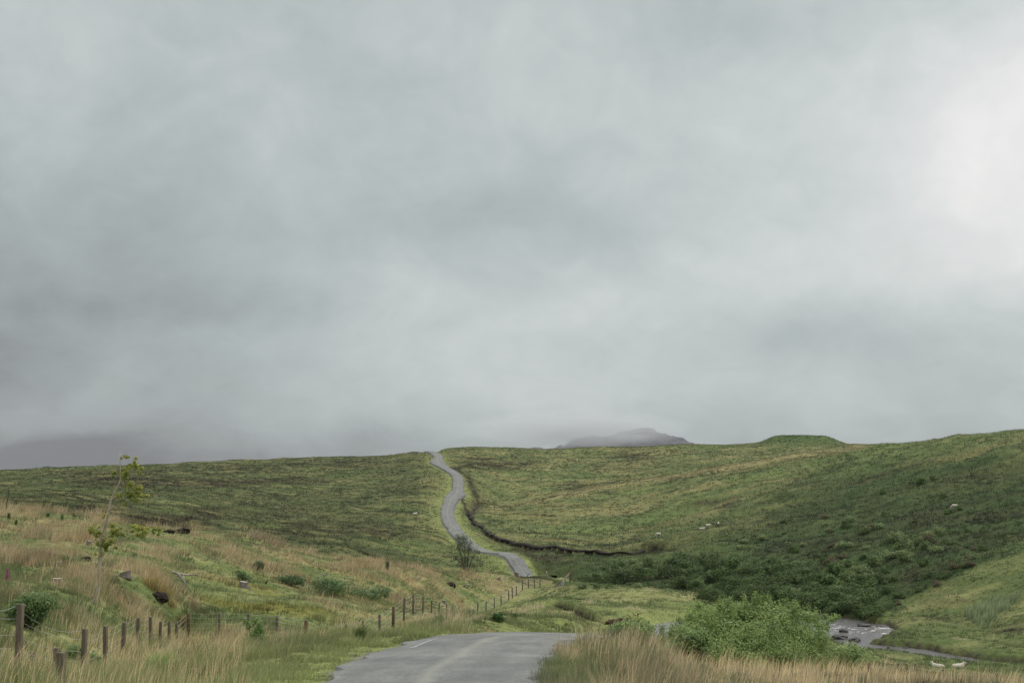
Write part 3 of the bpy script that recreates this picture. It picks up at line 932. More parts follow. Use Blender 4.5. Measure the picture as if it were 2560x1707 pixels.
q.t.links.new(c, b.inputs["Base Color"])
q.t.links.new(q.m("ADD", 0.25, q.m("MULTIPLY", foam, 0.6)), b.inputs["Roughness"])
b.inputs["IOR"].default_value = 1.33
bp = q.n("ShaderNodeBump")
bp.inputs["Strength"].default_value = 0.9
bp.inputs["Distance"].default_value = 0.2
q.t.links.new(fw, bp.inputs["Height"])
q.t.links.new(bp.outputs[0], b.inputs["Normal"])
rt = np.gradient(RV[:, :2], axis=0)
rt /= np.linalg.norm(rt, axis=1)[:, None]
rn = np.stack([rt[:, 1], -rt[:, 0]], 1)
ac = np.linspace(-1, 1, 9)
WV = np.zeros((len(RV), 9, 3))
WL = np.zeros((len(RV), 9, 3))
RV[:, 2] *= 1.0
rapid = np.exp(-((RV[:, 1] - 141) / 7.0) ** 2) * (RV[:, 0] > 20)
for j, a_ in enumerate(ac):
    WV[:, j, :2] = RV[:, :2] + rn * (a_ * (RV[:, 2] + 1.2))[:, None]
    WV[:, j, 2] = RIV_Z + (fbm(WV[:, j, 0] / 1.5, WV[:, j, 1] / 1.5, 5, 3) - 0.5) * (0.05 + 0.30 * rapid)
    WL[:, j, 2] = rapid
    WL[:, j, 0] = a_
ii, jj = np.meshgrid(np.arange(len(RV) - 1), np.arange(8), indexing="ij")
k0 = (ii * 9 + jj).ravel()
river = mesh_np("river", WV.reshape(-1, 3), np.stack([k0, k0 + 1, k0 + 10, k0 + 9], 1), 4, mw, smooth=True)
ua = river.data.attributes.new("lane", "FLOAT_VECTOR", "POINT")
ua.data.foreach_set("vector", WL.astype(np.float32).ravel())
tag(river, "stony moorland river", kind="structure")

# ------------------------------------------------------------------ far hill half lost in cloud
HX = [(1180, 1140), (1290, 1130), (1380, 1116), (1440, 1098), (1490, 1093), (1535, 1087), (1562, 1074), (1592, 1066), (1625, 1072), (1660, 1086), (1700, 1100), (1735, 1113), (1775, 1126), (1850, 1142)]
HD = 6300.0
hx = np.linspace(1180, 1850, 170)
hp = np.interp(hx, [p[0] for p in HX], [p[1] for p in HX])
hp = np.convolve(np.pad(hp, 4, mode="edge"), np.ones(9) / 9, "valid")
ht = (1160 - hp) / F * HD + 75
hy = np.linspace(-600, 600, 50)
XX = (hx[None, :] - 1280) / F * (HD + hy[:, None] * 0) + 0 * hy[:, None]
YY = HD + hy[:, None] + 0 * hx[None, :]
ZZ = -75 + ht[None, :] * np.cos(hy / 600 * math.pi / 2)[:, None] ** 1.2
ZZ = ZZ + (fbm(XX / 110, YY / 110, 205, 5, 0.62) - 0.5) * 66 - 2 + (fbm(XX / 38, YY / 38, 231, 3) - 0.5) * 18
ii, jj = np.meshgrid(np.arange(49), np.arange(169), indexing="ij")
k0 = (ii * 170 + jj).ravel()
hill = mesh_np("hill", np.stack([XX.ravel(), YY.ravel(), ZZ.ravel()], 1), np.stack([k0, k0 + 1, k0 + 171, k0 + 170], 1), 4, M["far_hill"], smooth=True)
tag(hill, "distant hill fading into low cloud", kind="structure")

# ------------------------------------------------------------------ bare peat faces along the erosion edges
def peat_face(line, top_h, seed, skip=0.0, lo=1.3):
    t_ = np.gradient(line, axis=0)
    t_ /= np.linalg.norm(t_, axis=1)[:, None]
    nrm = np.stack([-t_[:, 1], t_[:, 0]], 1)                  # uphill side
    s_ = np.arange(len(line)) * 0.6
    wob = (fbm(s_ / 3.0, s_ * 0 + seed, 500 + seed, 3) - 0.5) * 1.4
    ptop = line + nrm * (0.25 + wob)[:, None]
    pbot = line + nrm * (wob - 0.35)[:, None]
    zt = HZ(ptop[:, 0] + nrm[:, 0] * 0.9, ptop[:, 1] + nrm[:, 1] * 0.9) + 0.05
    hh = top_h * np.clip(-0.1 + 2.3 * (fbm(s_ / 6.0, s_ * 0 + seed, 510 + seed, 3) - 0.25), 0.03, 1.3)
    rows = [np.column_stack([ptop + nrm * 1.3, zt - 0.4]), np.column_stack([ptop, zt]), np.column_stack([(ptop * 0.6 + pbot * 0.4) - nrm * 0.1, zt - hh * 0.45]), np.column_stack([pbot - nrm * 0.1, zt - hh]), np.column_stack([pbot + nrm * 0.35, zt - hh - 0.5])]
    V_ = np.stack(rows, 1)
    n_ = len(line)
    ii_, jj_ = np.meshgrid(np.arange(n_ - 1), np.arange(4), indexing="ij")
    k_ = (ii_ * 5 + jj_).ravel()
    return V_.reshape(-1, 3), np.stack([k_, k_ + 1, k_ + 6, k_ + 5], 1)


def HZ(X, Y):
    return samp(GZ, X, Y)


VV, FF, o_ = [], [], 0
for line, hgt, sd_ in ((SC1[:-8], 0.42, 1), (DITCH[20:], 0.4, 3)):
    v_, f_ = peat_face(line, hgt, sd_)
    VV.append(v_)
    FF.append(f_ + o_)
    o_ += len(v_)
scarp_ob = mesh_np("peat_scarp_terrain", np.vstack(VV), np.vstack(FF), 4, M["peat"], smooth=True)
tag(scarp_ob, "bare dark peat edge winding across the moor", kind="structure")

# ------------------------------------------------------------------ grass: real blades
# what the ground hides from far off is left bare
bins = np.clip(((GX / np.maximum(GY, 1)) + 0.5) * 400, 0, 399).astype(int)
tanE = GZ / np.maximum(GY, 1)
run = np.full(400, -9.0)
VIS = np.zeros(GX.shape, bool)
for i in range(NQ):
    if GY[i, 0] < 7: continue
    bi = bins[i]
    VIS[i] = tanE[i] > run[bi] - 2.2 / GY[i]
    np.maximum.at(run, bi, tanE[i])
UW = (e < 0.3)
SPOTS = (BARE < 0.5) & VIS & ~UW
dXc = np.gradient(GX, axis=1)
dYc = np.gradient(GY, axis=0)
AREA = np.abs(dXc * dYc)


def scatter(mask, dens):
    p = AREA * mask * dens
    n = int(p.sum())
    cum = np.cumsum(p.ravel())
    idx = np.searchsorted(cum, rng.random(n) * cum[-1])
    i, j = np.unravel_index(np.minimum(idx, p.size - 1), p.shape)
    y = GY[i, j] + (rng.random(n) - 0.5) * dYc[i, j]
    x = GX[i, j] + (rng.random(n) - 0.5) * dXc[i, j]
    return x, y, i, j


def blades(name, pos, h, w, nb, cb_, ct_, spread, lean, seg=2, wind=0.18):
    """pos (N,3), h (N), w (N): nb blades for each tuft, as one mesh"""
    N = len(pos)
    T = N * nb
    r_ = lambda: rng.random(T)
    rep = lambda a_: np.repeat(a_, nb, 0)
    ph = r_() * 2 * math.pi
    rr = rep(spread) * np.sqrt(r_())
    base = rep(pos) + np.stack([rr * np.cos(ph), rr * np.sin(ph), -0.03 - 0 * rr], 1)
    hb = rep(h) * (0.55 + 0.6 * r_())
    ld = ph + (r_() - 0.5) * 1.6
    L = hb * lean * (0.15 + r_())
    dx, dy = L * np.cos(ld) + wind * hb, L * np.sin(ld) - 0.25 * wind * hb
    fa_ = r_() * math.pi
    wx, wy = np.cos(fa_) * rep(w) * 0.5, np.sin(fa_) * rep(w) * 0.5
    z0 = np.zeros(T)
    br = (0.75 + 0.5 * r_())[:, None]
    cb2, ct2 = rep(cb_) * br, rep(ct_) * br
    if seg == 2:
        V = np.empty((T, 5, 3))
        o = np.stack([wx, wy, z0], 1)
        mid = base + np.stack([dx * 0.32, dy * 0.32, hb * 0.6], 1)
        V[:, 0], V[:, 1] = base - o, base + o
        V[:, 2], V[:, 3] = mid - o * 0.75, mid + o * 0.75
        V[:, 4] = base + np.stack([dx, dy, hb], 1)
        k = np.arange(T)[:, None] * 5
        Fc = np.concatenate([k + [0, 1, 3], k + [0, 3, 2], k + [2, 3, 4]], 0)
        Cc = np.stack([cb2, cb2, (cb2 + ct2) / 2, (cb2 + ct2) / 2, ct2], 1)
    else:
        V = np.empty((T, 3, 3))
        o = np.stack([wx, wy, z0], 1)
        V[:, 0], V[:, 1] = base - o, base + o
        V[:, 2] = base + np.stack([dx, dy, hb], 1)
        Fc = np.arange(T)[:, None] * 3 + np.array([[0, 1, 2]])
        Cc = np.stack([cb2, cb2, ct2], 1)
    return mesh_np(name, V.reshape(-1, 3), Fc, 3, M["blade"], color=np.clip(Cc, 0.003, 1).reshape(-1, 3))


def tuft_cols(i, j, y):
    n = len(i)
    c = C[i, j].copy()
    xx, yy = GX[i, j], GY[i, j]
    cx_ = np.where(yy < 75, 0.8, np.where(yy < 215, 1.7, 3.0))
    cl = fbm(xx / cx_ + 40, yy / (cx_ * 2.6), 431, 3) + 0.10 * (rng.random(n) - 0.5)
    thr = 0.25 + 0.36 * STRAWF[i, j]
    s_ = (cl < thr) & (STRAWF[i, j] > 0.07)
    full = np.clip((thr - cl) / 0.16, 0, 1)
    strawc = lerp(STRAW, PINK, np.clip((PX[i, j] < 1250) * 0.9 - (PY[i, j] > 1540) * 0.6 + (rng.random(n) - 0.5) * 0.4, 0, 1))
    rust = np.clip((vnoise(xx / (cx_ * 1.3) + 9, yy / (cx_ * 3), 437) - 0.45) * 2.2, 0, 1)[:, None] * np.where(PX[i, j] < 1250, 0.8, 0.55)[:, None]
    strawc = strawc * (1 - rust) + strawc * np.array((0.78, 0.66, 0.55)) * rust
    strawc = np.where((y > 200)[:, None], MOORTAN * 1.25, strawc)
    var = (0.86 + 0.28 * rng.random((n, 1))) * (1 + (rng.random((n, 3)) - 0.5) * 0.10)
    tip = np.where(s_[:, None], strawc, c * 1.18) * var
    base = np.where(s_[:, None], 0.45 * strawc + 0.55 * c, c * 0.95) * var
    # dark heather and rush tufts among the paler grass
    hk = vnoise(xx / (cx_ * 1.5) + 71, yy / (cx_ * 4.5) + 3, 443)
    dk = (np.clip((hk - 0.52) * 4.0, 0, 1) * (yy > 200) * 0.48 + np.clip((hk - 0.58) * 4.0, 0, 1) * (yy <= 200) * 0.35)[:, None]
    base, tip = base * (1 - dk), tip * (1 - dk)
    tip = np.where((right_bank[i, j] & s_)[:, None], tip * np.array((0.84, 0.80, 0.76)), tip)
    return base, tip, np.where(s_, 0.75 + 0.7 * full, 0.0)


inview = np.abs(GX) < 0.45 * GY + 9
# near: 14..75 m
m_ = SPOTS & inview & (GY > 8) & (GY < 75)
x, y, i, j = scatter(m_, np.clip(30 - 0.28 * GY, 9, 26) * (HGT > 0.02) * np.where(HGT < 0.2, 1.6, 1.0))
z = HZ(x, y)
cbs, cts, sm = tuft_cols(i, j, y)
h = np.maximum(HGT[i, j], 0.05) * (0.7 + 0.6 * rng.random(len(x))) * np.where(sm > 0, sm, 0.75) * (0.35 + 1.4 * sstep(fbm(x / 1.1, y / 1.1, 401, 3), 0.3, 0.7))
grass_near = blades("grass", np.stack([x, y, z], 1), h, np.clip(0.0003 * y, 0.008, 0.03) * np.where(sm > 0, 0.9, 1.25), 12, cbs, cts, 0.10 + 0.25 * h, 0.55)
tag(grass_near, "long green and straw coloured grass by the road", kind="stuff")
# middle: 75..210 m
m_ = SPOTS & inview & (GY >= 75) & (GY < 215)
x, y, i, j = scatter(m_, 5.0 * (75 / np.maximum(GY, 75)) ** 0.8 * (HGT > 0.02) * np.where(HGT < 0.2, 1.5, 1.0))
z = HZ(x, y)
cbs, cts, sm = tuft_cols(i, j, y)
h = np.maximum(HGT[i, j], 0.05) * (0.7 + 0.6 * rng.random(len(x))) * np.where(sm > 0, sm, 0.75) * (0.5 + 1.1 * sstep(fbm(x / 1.8, y / 1.8, 411, 3), 0.3, 0.7))
g_mid = blades("rough_grass", np.stack([x, y, z], 1), h, 0.00042 * y, 9, cbs, cts, 0.14 + 0.3 * h, 0.6, seg=1)
tag(g_mid, "rough pasture grass of the hillock and river flat", kind="stuff")
# far moor
m_ = SPOTS & inview & (GY >= 215) & (GY < 700)
x, y, i, j = scatter(m_, 1.15 * (215 / np.maximum(GY, 215)) ** 1.1 * (HGT > 0.02))
z = HZ(x, y)
cbs, cts, sm = tuft_cols(i, j, y)
h = np.maximum(HGT[i, j], 0.08) * (0.6 + 0.8 * rng.random(len(x)))
g_far = blades("moor_grass", np.stack([x, y, z], 1), h, 0.00042 * y, 8, cbs * 1.1, cts * 1.1, 0.25 + 0.5 * h, 0.9, seg=1)
tag(g_far, "tussocky grass and heather on the far moor", kind="stuff")
# tall flowering stalks in the dry grass
left_stalks = (PX < 620) & (PY > 1545) & (GY < 75) & (nA > 0.42)
m_ = SPOTS & inview & (GY > 16) & (GY < 75) & ((STRAWF > 0.3) | left_stalks)
x, y, i, j = scatter(m_, 4.5 * left_stalks + 5.0 * np.clip(STRAWF, 0, 1) * np.where(right_bank, 1.2, 0.5 + 1.6 * (PY > 1590) * (nA > 0.45)))
z = HZ(x, y)
n = len(x)
cs = STRAW * (0.75 + 0.5 * rng.random((n, 1))) * np.array((0.95, 0.92, 0.9))
stalks = blades("flowering_grass", np.stack([x, y, z], 1), np.where(right_bank[i, j], 0.72, 0.6) * (0.75 + 0.5 * rng.random(n)), 0.0003 * y + 0.002, 4, cs * 0.9, cs * np.array((1.0, 0.92, 0.82)), np.full(n, 0.15), 0.3, wind=0.22)
tag(stalks, "tall dry grass stalks in flower", kind="stuff")
# reeds on the wet patch of the far bank
m_ = SPOTS & inpoly(PX, PY, [(2415, 1545), (2445, 1510), (2500, 1500), (2552, 1492), (2548, 1512), (2500, 1535), (2470, 1572), (2435, 1570)]) & (GY > 100)
x, y, i, j = scatter(m_, 2.2 + 5.0 * sstep(nD, 0.45, 0.6))
n = len(x)
cs = np.array((0.12, 0.165, 0.08)) * (0.6 + 0.6 * rng.random((n, 1)))
reeds = blades("reeds", np.stack([x, y, HZ(x, y)], 1), 0.8 + 0.5 * rng.random(n), np.full(n, 0.05), 7, cs, cs * np.array((1.9, 1.7, 1.8)), np.full(n, 0.25), 0.35, wind=0.3)
tag(reeds, "pale blue green reeds on the wet far bank", kind="stuff")

# ------------------------------------------------------------------ fences
def post_mesh(kind, h):
    mb = MB()
    if kind == "round":
        mb.tube([(0, 0, -0.3), (0, 0, h - 0.02), (0, 0, h)], [0.085, 0.08, 0.07], 12)
    else:
        s_, b_ = 0.052, 0.008
        ring = [(-s_, -s_ + b_), (-s_ + b_, -s_), (s_ - b_, -s_), (s_, -s_ + b_), (s_, s_ - b_), (s_ - b_, s_), (-s_ + b_, s_), (-s_, s_ - b_)]
        vs = [(x_, y_, -0.3) for x_, y_ in ring] + [(x_, y_, h - 0.012) for x_, y_ in ring] + [(x_ * 0.86, y_ * 0.86, h) for x_, y_ in ring]
        fs = []
        for r_ in range(2):
            for k_ in range(8): fs.append((r_ * 8 + k_, r_ * 8 + (k_ + 1) % 8, r_ * 8 + 8 + (k_ + 1) % 8, r_ * 8 + 8 + k_))
        fs.append(tuple(range(16, 24)))
        mb.add(vs, fs)
    return mb


def build_fence(posts, label, group=None, strands=(0.22, 0.40, 0.58, 0.80, 0.97), rust=False, netting=True):
    pos = []
    for px, py, Y, h, kind in posts:
        p = pw(px, py, Y)
        zg = float(HZ(np.array([p[0]]), np.array([Y]))[0])
        hh = p[2] - zg
        pos.append((p[0], Y, zg, max(0.55, min(1.6, hh)), kind))
    root = empty("fence", pos[len(pos) // 2][:3])
    tag(root, label, "fence", group)
    off = Vector(pos[len(pos) // 2][:3])
    for k_, (X, Y, Z, h, kind) in enumerate(pos):
        o = post_mesh(kind, h).build("post", M["round_post"] if kind == "round" else M["post"], root, smooth=(kind == "round"))
        o.location = Vector((X, Y, Z)) - off
        # the posts face along the line of the fence
        a_, b_ = pos[max(0, k_ - 1)], pos[min(len(pos) - 1, k_ + 1)]
        ang = math.atan2(b_[1] - a_[1], b_[0] - a_[0])
        if k_ < 3: ang = 0.25
        o.rotation_euler = (random.uniform(-.035, .035), random.uniform(-.035, .035), ang + random.uniform(-.15, .15) if Y > 68 else -0.16 + random.uniform(-.08, .08))
        if kind == "round":
            o["label"] = "thick round brown strainer post"
    for fr in strands:
        wmb = MB()
        pts = []
        for k_ in range(len(pos)):
            X, Y, Z, h, _ = pos[k_]
            p = Vector((X - 0.06, Y - 0.062, Z + h * fr)) - off
            if k_:
                q0 = pts[-1]
                d = (p - q0).length
                sag = 0.012 * d + (0.10 if Y < 40 and fr > 0.9 else 0)
                for t_ in (0.2, 0.4, 0.6, 0.8):
                    m__ = q0.lerp(p, t_)
                    pts.append(m__ - Vector((0, 0, 4 * t_ * (1 - t_) * sag)))
            pts.append(p)
        rad = [0.0020 + 0.00006 * (v.y + off.y) for v in pts]
        wmb.tube(pts, rad, 4)
        wmb.build("wire", M["wire"], root)
    return root, pos


fa_root, fa_pos = build_fence(FENCE_A, "long post and wire fence running from the left edge up the knoll")
# bracing strut of the end strainer
X, Y, Z, h, _ = fa_pos[-1]
off = Vector(fa_root.location)
sx, sy, sz = at_dist(1371, 186)
mb = MB()
mb.tube([Vector((X, Y, Z + h * 0.86)) - off, Vector((sx, sy, sz + 0.25)) - off], 0.07, 8)
mb.build("strut", M["round_post"], fa_root)
fb_root, fb_pos = build_fence(FENCE_B, "short fence of low posts standing in long grass in front of the tall left fence", strands=(0.3, 0.6, 0.92))
fc_root, fc_pos = build_fence(FENCE_C, "half hidden fence whose post tops show above the dry grass at lower right", strands=(0.4, 0.85))

# ------------------------------------------------------------------ foliage builder
def leaves(P_, N_, size, colr, aspect=0.5, seed=0):
    r = np.random.default_rng(seed)
    n = len(P_)
    N_ = N_ / (np.linalg.norm(N_, axis=1)[:, None] + 1e-9)
    t = r.normal(size=(n, 3))
    a_ = np.cross(N_, t)
    a_ /= np.linalg.norm(a_, axis=1)[:, None] + 1e-9
    b_ = np.cross(N_, a_)
    sz = (size * (0.6 + 0.8 * r.random(n)))[:, None]
    V = np.stack([P_ - a_ * sz * 0.5, P_ + b_ * sz * 0.5 * aspect, P_ + a_ * sz * 0.5, P_ - b_ * sz * 0.5 * aspect], 1)
    Fc = np.arange(n)[:, None] * 4 + np.arange(4)[None, :]
    return V.reshape(-1, 3), Fc, np.repeat(colr, 4, 0)


def crown(lobes, n, size, base, seed, clump=0.5, tips=None, gap=0.38, up=0.45, shell=2.4, aspect=0.5, zmin=0.0):
    r = np.random.default_rng(seed)
    lb = np.array(lobes, float)
    wgt_ = lb[:, 3] * lb[:, 5] + lb[:, 3] * lb[:, 4]
    k = r.choice(len(lb), n, p=wgt_ / wgt_.sum())
    d = r.normal(size=(n, 3))
    d /= np.linalg.norm(d, axis=1)[:, None]
    rad = r.random(n) ** (1 / shell)
    rough = 0.66 + 0.72 * vnoise(d[:, 0] * 2.6 + k * 7.7 + 31, d[:, 2] * 2.6 + d[:, 1] * 2.1 + 9, seed)
    P_ = lb[k, :3] + d * lb[k, 3:6] * (rad * rough)[:, None]
    cn = vnoise(P_[:, 0] / clump + 50, P_[:, 2] / clump + P_[:, 1] / clump * 0.7 + 50, seed + 3)
    keep = (P_[:, 2] > zmin) & (cn > gap * r.random(n) * 1.9)
    P_, d, cn, rad = P_[keep], d[keep], cn[keep], rad[keep]
    N_ = d * 0.8 + np.array([0, 0, up]) + r.normal(size=d.shape) * 0.45
    hue = vnoise(P_[:, 0] / (clump * 1.4) + 9, P_[:, 1] / clump + P_[:, 2] / (clump * 1.4), seed + 8)[:, None]
    tips_c = np.array(tips if tips is not None else np.array(base) * np.array((1.5, 1.35, 1.15)))
    colr = (np.array(base) * (1 - hue) + tips_c * hue) * (0.72 + 0.56 * r.random((len(P_), 1)))
    return leaves(P_, N_, size, colr, aspect, seed + 1)


def lobes_for(w, dpt, h, n, seed, squash=0.5):
    """a bushy outline: n lobes over a w x dpt x h body standing on z=0"""
    r = random.Random(seed)
    out = [(0, 0, h * 0.36, w * 0.34, dpt * 0.34, h * 0.36)]
    for _ in range(n + 4):
        a_ = r.uniform(0, 6.283)
        rr = r.uniform(0.25, 0.8)
        s_ = r.uniform(0.14, 0.33)
        hz = h * r.uniform(0.25, 0.8) * (1.1 - 0.45 * rr)
        out.append((math.cos(a_) * rr * w * 0.5 * 0.8, math.sin(a_) * rr * dpt * 0.5 * 0.8, hz, w * s_ * 0.8, dpt * s_ * 0.8, h * s_ * 0.95))
    return out


def stems_mb(lobes, seed, r0=0.05, n=6):
    r = random.Random(seed)
    mb = MB()
    for L in lobes[:n]:
        b0 = Vector((L[0] * 0.15, L[1] * 0.15, -0.15))
        e_ = Vector((L[0], L[1], L[2] + L[5] * 0.4))
        m_ = b0.lerp(e_, 0.5) + Vector((r.uniform(-.1, .1), r.uniform(-.1, .1), 0.08)) * e_.length * 0.4
        mb.tube([b0, m_, e_], [r0, r0 * 0.7, r0 * 0.25], 5)
    return mb


def shrub(name, loc, lobes, n, size, base, seed, label, cat="shrub", group=None, stems=True, **kw):
    root = empty(name, loc)
    tag(root, label, cat, group)
    V, Fc, cc = crown(lobes, n, size, base, seed, **kw)
    mesh_np("foliage", V, Fc, 4, M["leaf"], root, cc)
    if stems: stems_mb(lobes, seed, 0.02 + 0.012 * max(L[5] for L in lobes)).build("stem", M["dark_bark"], root)
    return root


# the big willow bush right of the road and its neighbours
WILL, WTIP = (0.118, 0.188, 0.052), (0.27, 0.355, 0.118)
BD = 60.0
k_ = mpp(BD)
bx, by, bz = at_dist(1850, BD)


def bl(px, py, rx, ry, dy=0.0, dep=None):
    """a lobe of the bush given by its photo position and size, dy metres behind the bush's middle"""
    p = pw(px, py, BD + dy)
    return (p[0] - bx, dy, p[2] - bz, rx * k_, (dep or rx * 0.8) * k_, ry * k_)


big = [bl(1865, 1600, 170, 85), bl(1790, 1570, 95, 60, 0.5), bl(1890, 1540, 75, 42, 0.8), bl(1985, 1575, 80, 60, 0.4), bl(1960, 1545, 40, 34, 1.0), bl(1730, 1590, 70, 50, -0.4), bl(1700, 1625, 60, 45, -0.8),
       bl(1830, 1640, 120, 50, -1.2), bl(1960, 1640, 100, 50, -1.0), bl(2040, 1600, 50, 55, 0.3), bl(1845, 1532, 45, 30, 1.0), bl(1905, 1515, 24, 20, 0.9), bl(2005, 1540, 24, 20, 1.0), bl(1770, 1540, 45, 28, 1.2), bl(1680, 1600, 40, 32, 0.2)]
rs_ = random.Random(4)
for L in list(big):
    for _ in range(5):                          # young shoots standing out of the outline
        a_ = rs_.uniform(-1.2, 1.2)
        big.append((L[0] + L[3] * 0.9 * math.sin(a_), L[1] + rs_.uniform(-.5, .5) * L[4], L[2] + L[5] * 0.95 * math.cos(a_), 0.16, 0.16, 0.42))
shrub("willow_bush", (bx, by, bz), big, 105000, 0.08, WILL, 11, "large rounded bright green willow bush right of the road", "bush", tips=WTIP, clump=0.5, gap=0.33, zmin=-0.6)
# wispy shoot leaning out of its right side
root = empty("willow_sapling", at_dist(2055, 63))
tag(root, "wispy willow sapling leaning out of the big bush before the rapids", "sapling")
off = Vector(root.location)
tw = MB()
pth = [(2048, 1612, 63), (2058, 1575, 63), (2082, 1545, 63)]
tw.tube([Vector((root.location.x * 0 + 0, 0, -0.1))] + [Vector(pw(*p)) - off for p in pth], [0.03, 0.022, 0.015, 0.008], 5)
tw.tube([Vector(pw(2058, 1575, 63)) - off, Vector(pw(2040, 1552, 63)) - off, Vector(pw(2028, 1538, 63)) - off], [0.014, 0.01, 0.006], 5)
tw.tube([Vector(pw(2052, 1580, 63)) - off, Vector(pw(2066, 1558, 63)) - off, Vector(pw(2092, 1538, 63)) - off], [0.014, 0.012, 0.006], 5)
tw.build("stem", M["dark_bark"], root)
lb = []
for px, py, rx, ry in [(2090, 1540, 16, 9), (2078, 1548, 16, 8), (2062, 1540, 14, 9), (2040, 1545, 16, 10), (2030, 1538, 12, 8), (2050, 1560, 14, 9)]:
    p = Vector(pw(px, py, 63)) - off
    lb.append((p.x, p.y, p.z, rx * k_, rx * k_, ry * k_))
V, Fc, cc = crown(lb, 1500, 0.085, WILL, 77, clump=0.25, tips=WTIP, gap=0.4, zmin=-5)
mesh_np("foliage", V, Fc, 4, M["leaf"], root, cc)


def bush_px(name, px, base_py, wpx, hpx, n, size, base, seed, label, cat="shrub", Y=None, group=None, nl=7, **kw):
    X, Y, Z = hit(px, base_py) if Y is None else at_dist(px, Y)
    s_ = mpp(Y)
    w_, h_ = wpx * s_, hpx * s_
    return shrub(name, (X, Y, Z - 0.05), lobes_for(w_, w_ * 0.85, h_, nl, seed), n, size, base, seed, label, cat, group, **kw)


bush_px("willow_bush", 1575, 1645, 190, 58, 15000, 0.10, (0.12, 0.18, 0.06), 21, "low green willow bush left of the big bush, behind the dry grass of the verge", "bush", Y=58, tips=(0.21, 0.28, 0.10), clump=0.4)
bush_px("willow_bush", 2100, 1650, 190, 105, 15000, 0.10, (0.15, 0.215, 0.07), 22, "soft pale green willow bush low on the right of the big bush", "bush", Y=62, tips=(0.25, 0.33, 0.12), clump=0.5)
bush_px("willow_bush", 1735, 1652, 150, 110, 11000, 0.10, (0.12, 0.19, 0.058), 24, "darker green willow bush at the front left foot of the big bush", "bush", Y=56.5, tips=(0.21, 0.29, 0.10), clump=0.4)
DG, DGT = (0.085, 0.145, 0.048), (0.155, 0.22, 0.08)
bush_px("young_birch", 640, 1672, 78, 95, 4200, 0.075, (0.085, 0.155, 0.042), 31, "small leafy birch bush in the grass between the fence and the road", "bush", Y=46, tips=(0.17, 0.26, 0.075), clump=0.22, gap=0.55)
bush_px("willow_scrub", 75, 1560, 150, 105, 12000, 0.075, DG, 32, "dense green willow scrub behind the nearest tall fence post", "bush", Y=40, tips=DGT, clump=0.3)
bush_px("willow_scrub", 215, 1632, 110, 70, 6000, 0.07, DG, 33, "leafy green scrub growing through the fence behind its third post", "bush", Y=37, tips=DGT, clump=0.25)
bush_px("willow_scrub", 830, 1492, 130, 62, 6000, 0.12, DG, 34, "wide grey green willow scrub on the slope above the fence", "bush", tips=(0.15, 0.205, 0.09), clump=0.6)
bush_px("willow_scrub", 930, 1500, 130, 42, 5000, 0.12, DG, 35, "low willow scrub right of the wide grey green one above the fence", "bush", tips=(0.15, 0.205, 0.09), clump=0.6)
bush_px("willow_scrub", 730, 1465, 90, 32, 2600, 0.12, (0.05, 0.09, 0.03), 36, "flat pale green scrub left of the wide grey green willow scrub", "bush", tips=(0.09, 0.14, 0.05), clump=0.5)
bush_px("willow_scrub", 598, 1450, 60, 34, 2200, 0.11, DG, 37, "small green scrub behind the square stump on the hillock", "bush", tips=(0.15, 0.205, 0.09), clump=0.4)
bush_px("round_bush", 646, 1426, 42, 34, 1700, 0.11, (0.04, 0.085, 0.026), 38, "small round dark green bush high on the hillock", "bush", tips=(0.07, 0.12, 0.04), clump=0.4)
bush_px("round_bush", 1246, 1554, 40, 36, 1700, 0.09, (0.03, 0.075, 0.02), 39, "small dark green bush at the foot of the knoll above the bend", "bush", tips=(0.06, 0.12, 0.03), clump=0.3)
bush_px("round_bush", 1284, 1546, 22, 18, 600, 0.08, (0.05, 0.10, 0.03), 40, "tiny bright bush right of the dark bush at the foot of the knoll", "bush", clump=0.25)
bush_px("gorse_bush", 1155, 1505, 20, 12, 380, 0.10, (0.20, 0.18, 0.02), 41, "yellow green gorse tuft below the far fence posts on the slope", "bush", clump=0.3)
bush_px("gorse_bush", 1070, 1513, 16, 9, 260, 0.09, (0.26, 0.21, 0.02), 42, "golden gorse tuft between two posts of the long fence", "bush", clump=0.3)
bush_px("gorse_bush", 934, 1600, 10, 8, 220, 0.05, (0.34, 0.27, 0.02), 43, "bright yellow flower tuft on the verge left of the road", "bush", clump=0.2)
bush_px("young_conifer", 968, 1424, 15, 30, 700, 0.12, (0.025, 0.06, 0.022), 44, "small dark conifer seedling on the crest of the hillock", "tree", clump=0.3)
for n_, (px, py, hh) in enumerate([(22, 1300, 24), (120, 1292, 17), (40, 1312, 20), (155, 1300, 18), (185, 1300, 24)]):
    bush_px("birch_seedling", px, py, 12, hh, 330, 0.10, (0.05, 0.10, 0.03), 50 + n_, "birch seedling, a green tuft on the left end of the hillock's crest", "sapling", group="birch seedlings on the hillock crest", clump=0.3, stems=False)

# ------------------------------------------------------------------ rowan sapling on the hillock
RX, RY, RZ_ = hit(238, 1512)
rs = mpp(RY)
rw = empty("rowan_tree", (RX, RY, RZ_))
tag(rw, "thin leaning rowan tree with sparse leafy boughs on the left hillock", "tree")
off = Vector((RX, RY, RZ_))


def zp(zx, zy, dy=0.0):
    """point on the tree from the enlarged view of the photograph"""
    return Vector(pw(zx / 3.675, 1100 + zy / 3.675, RY + dy)) - off


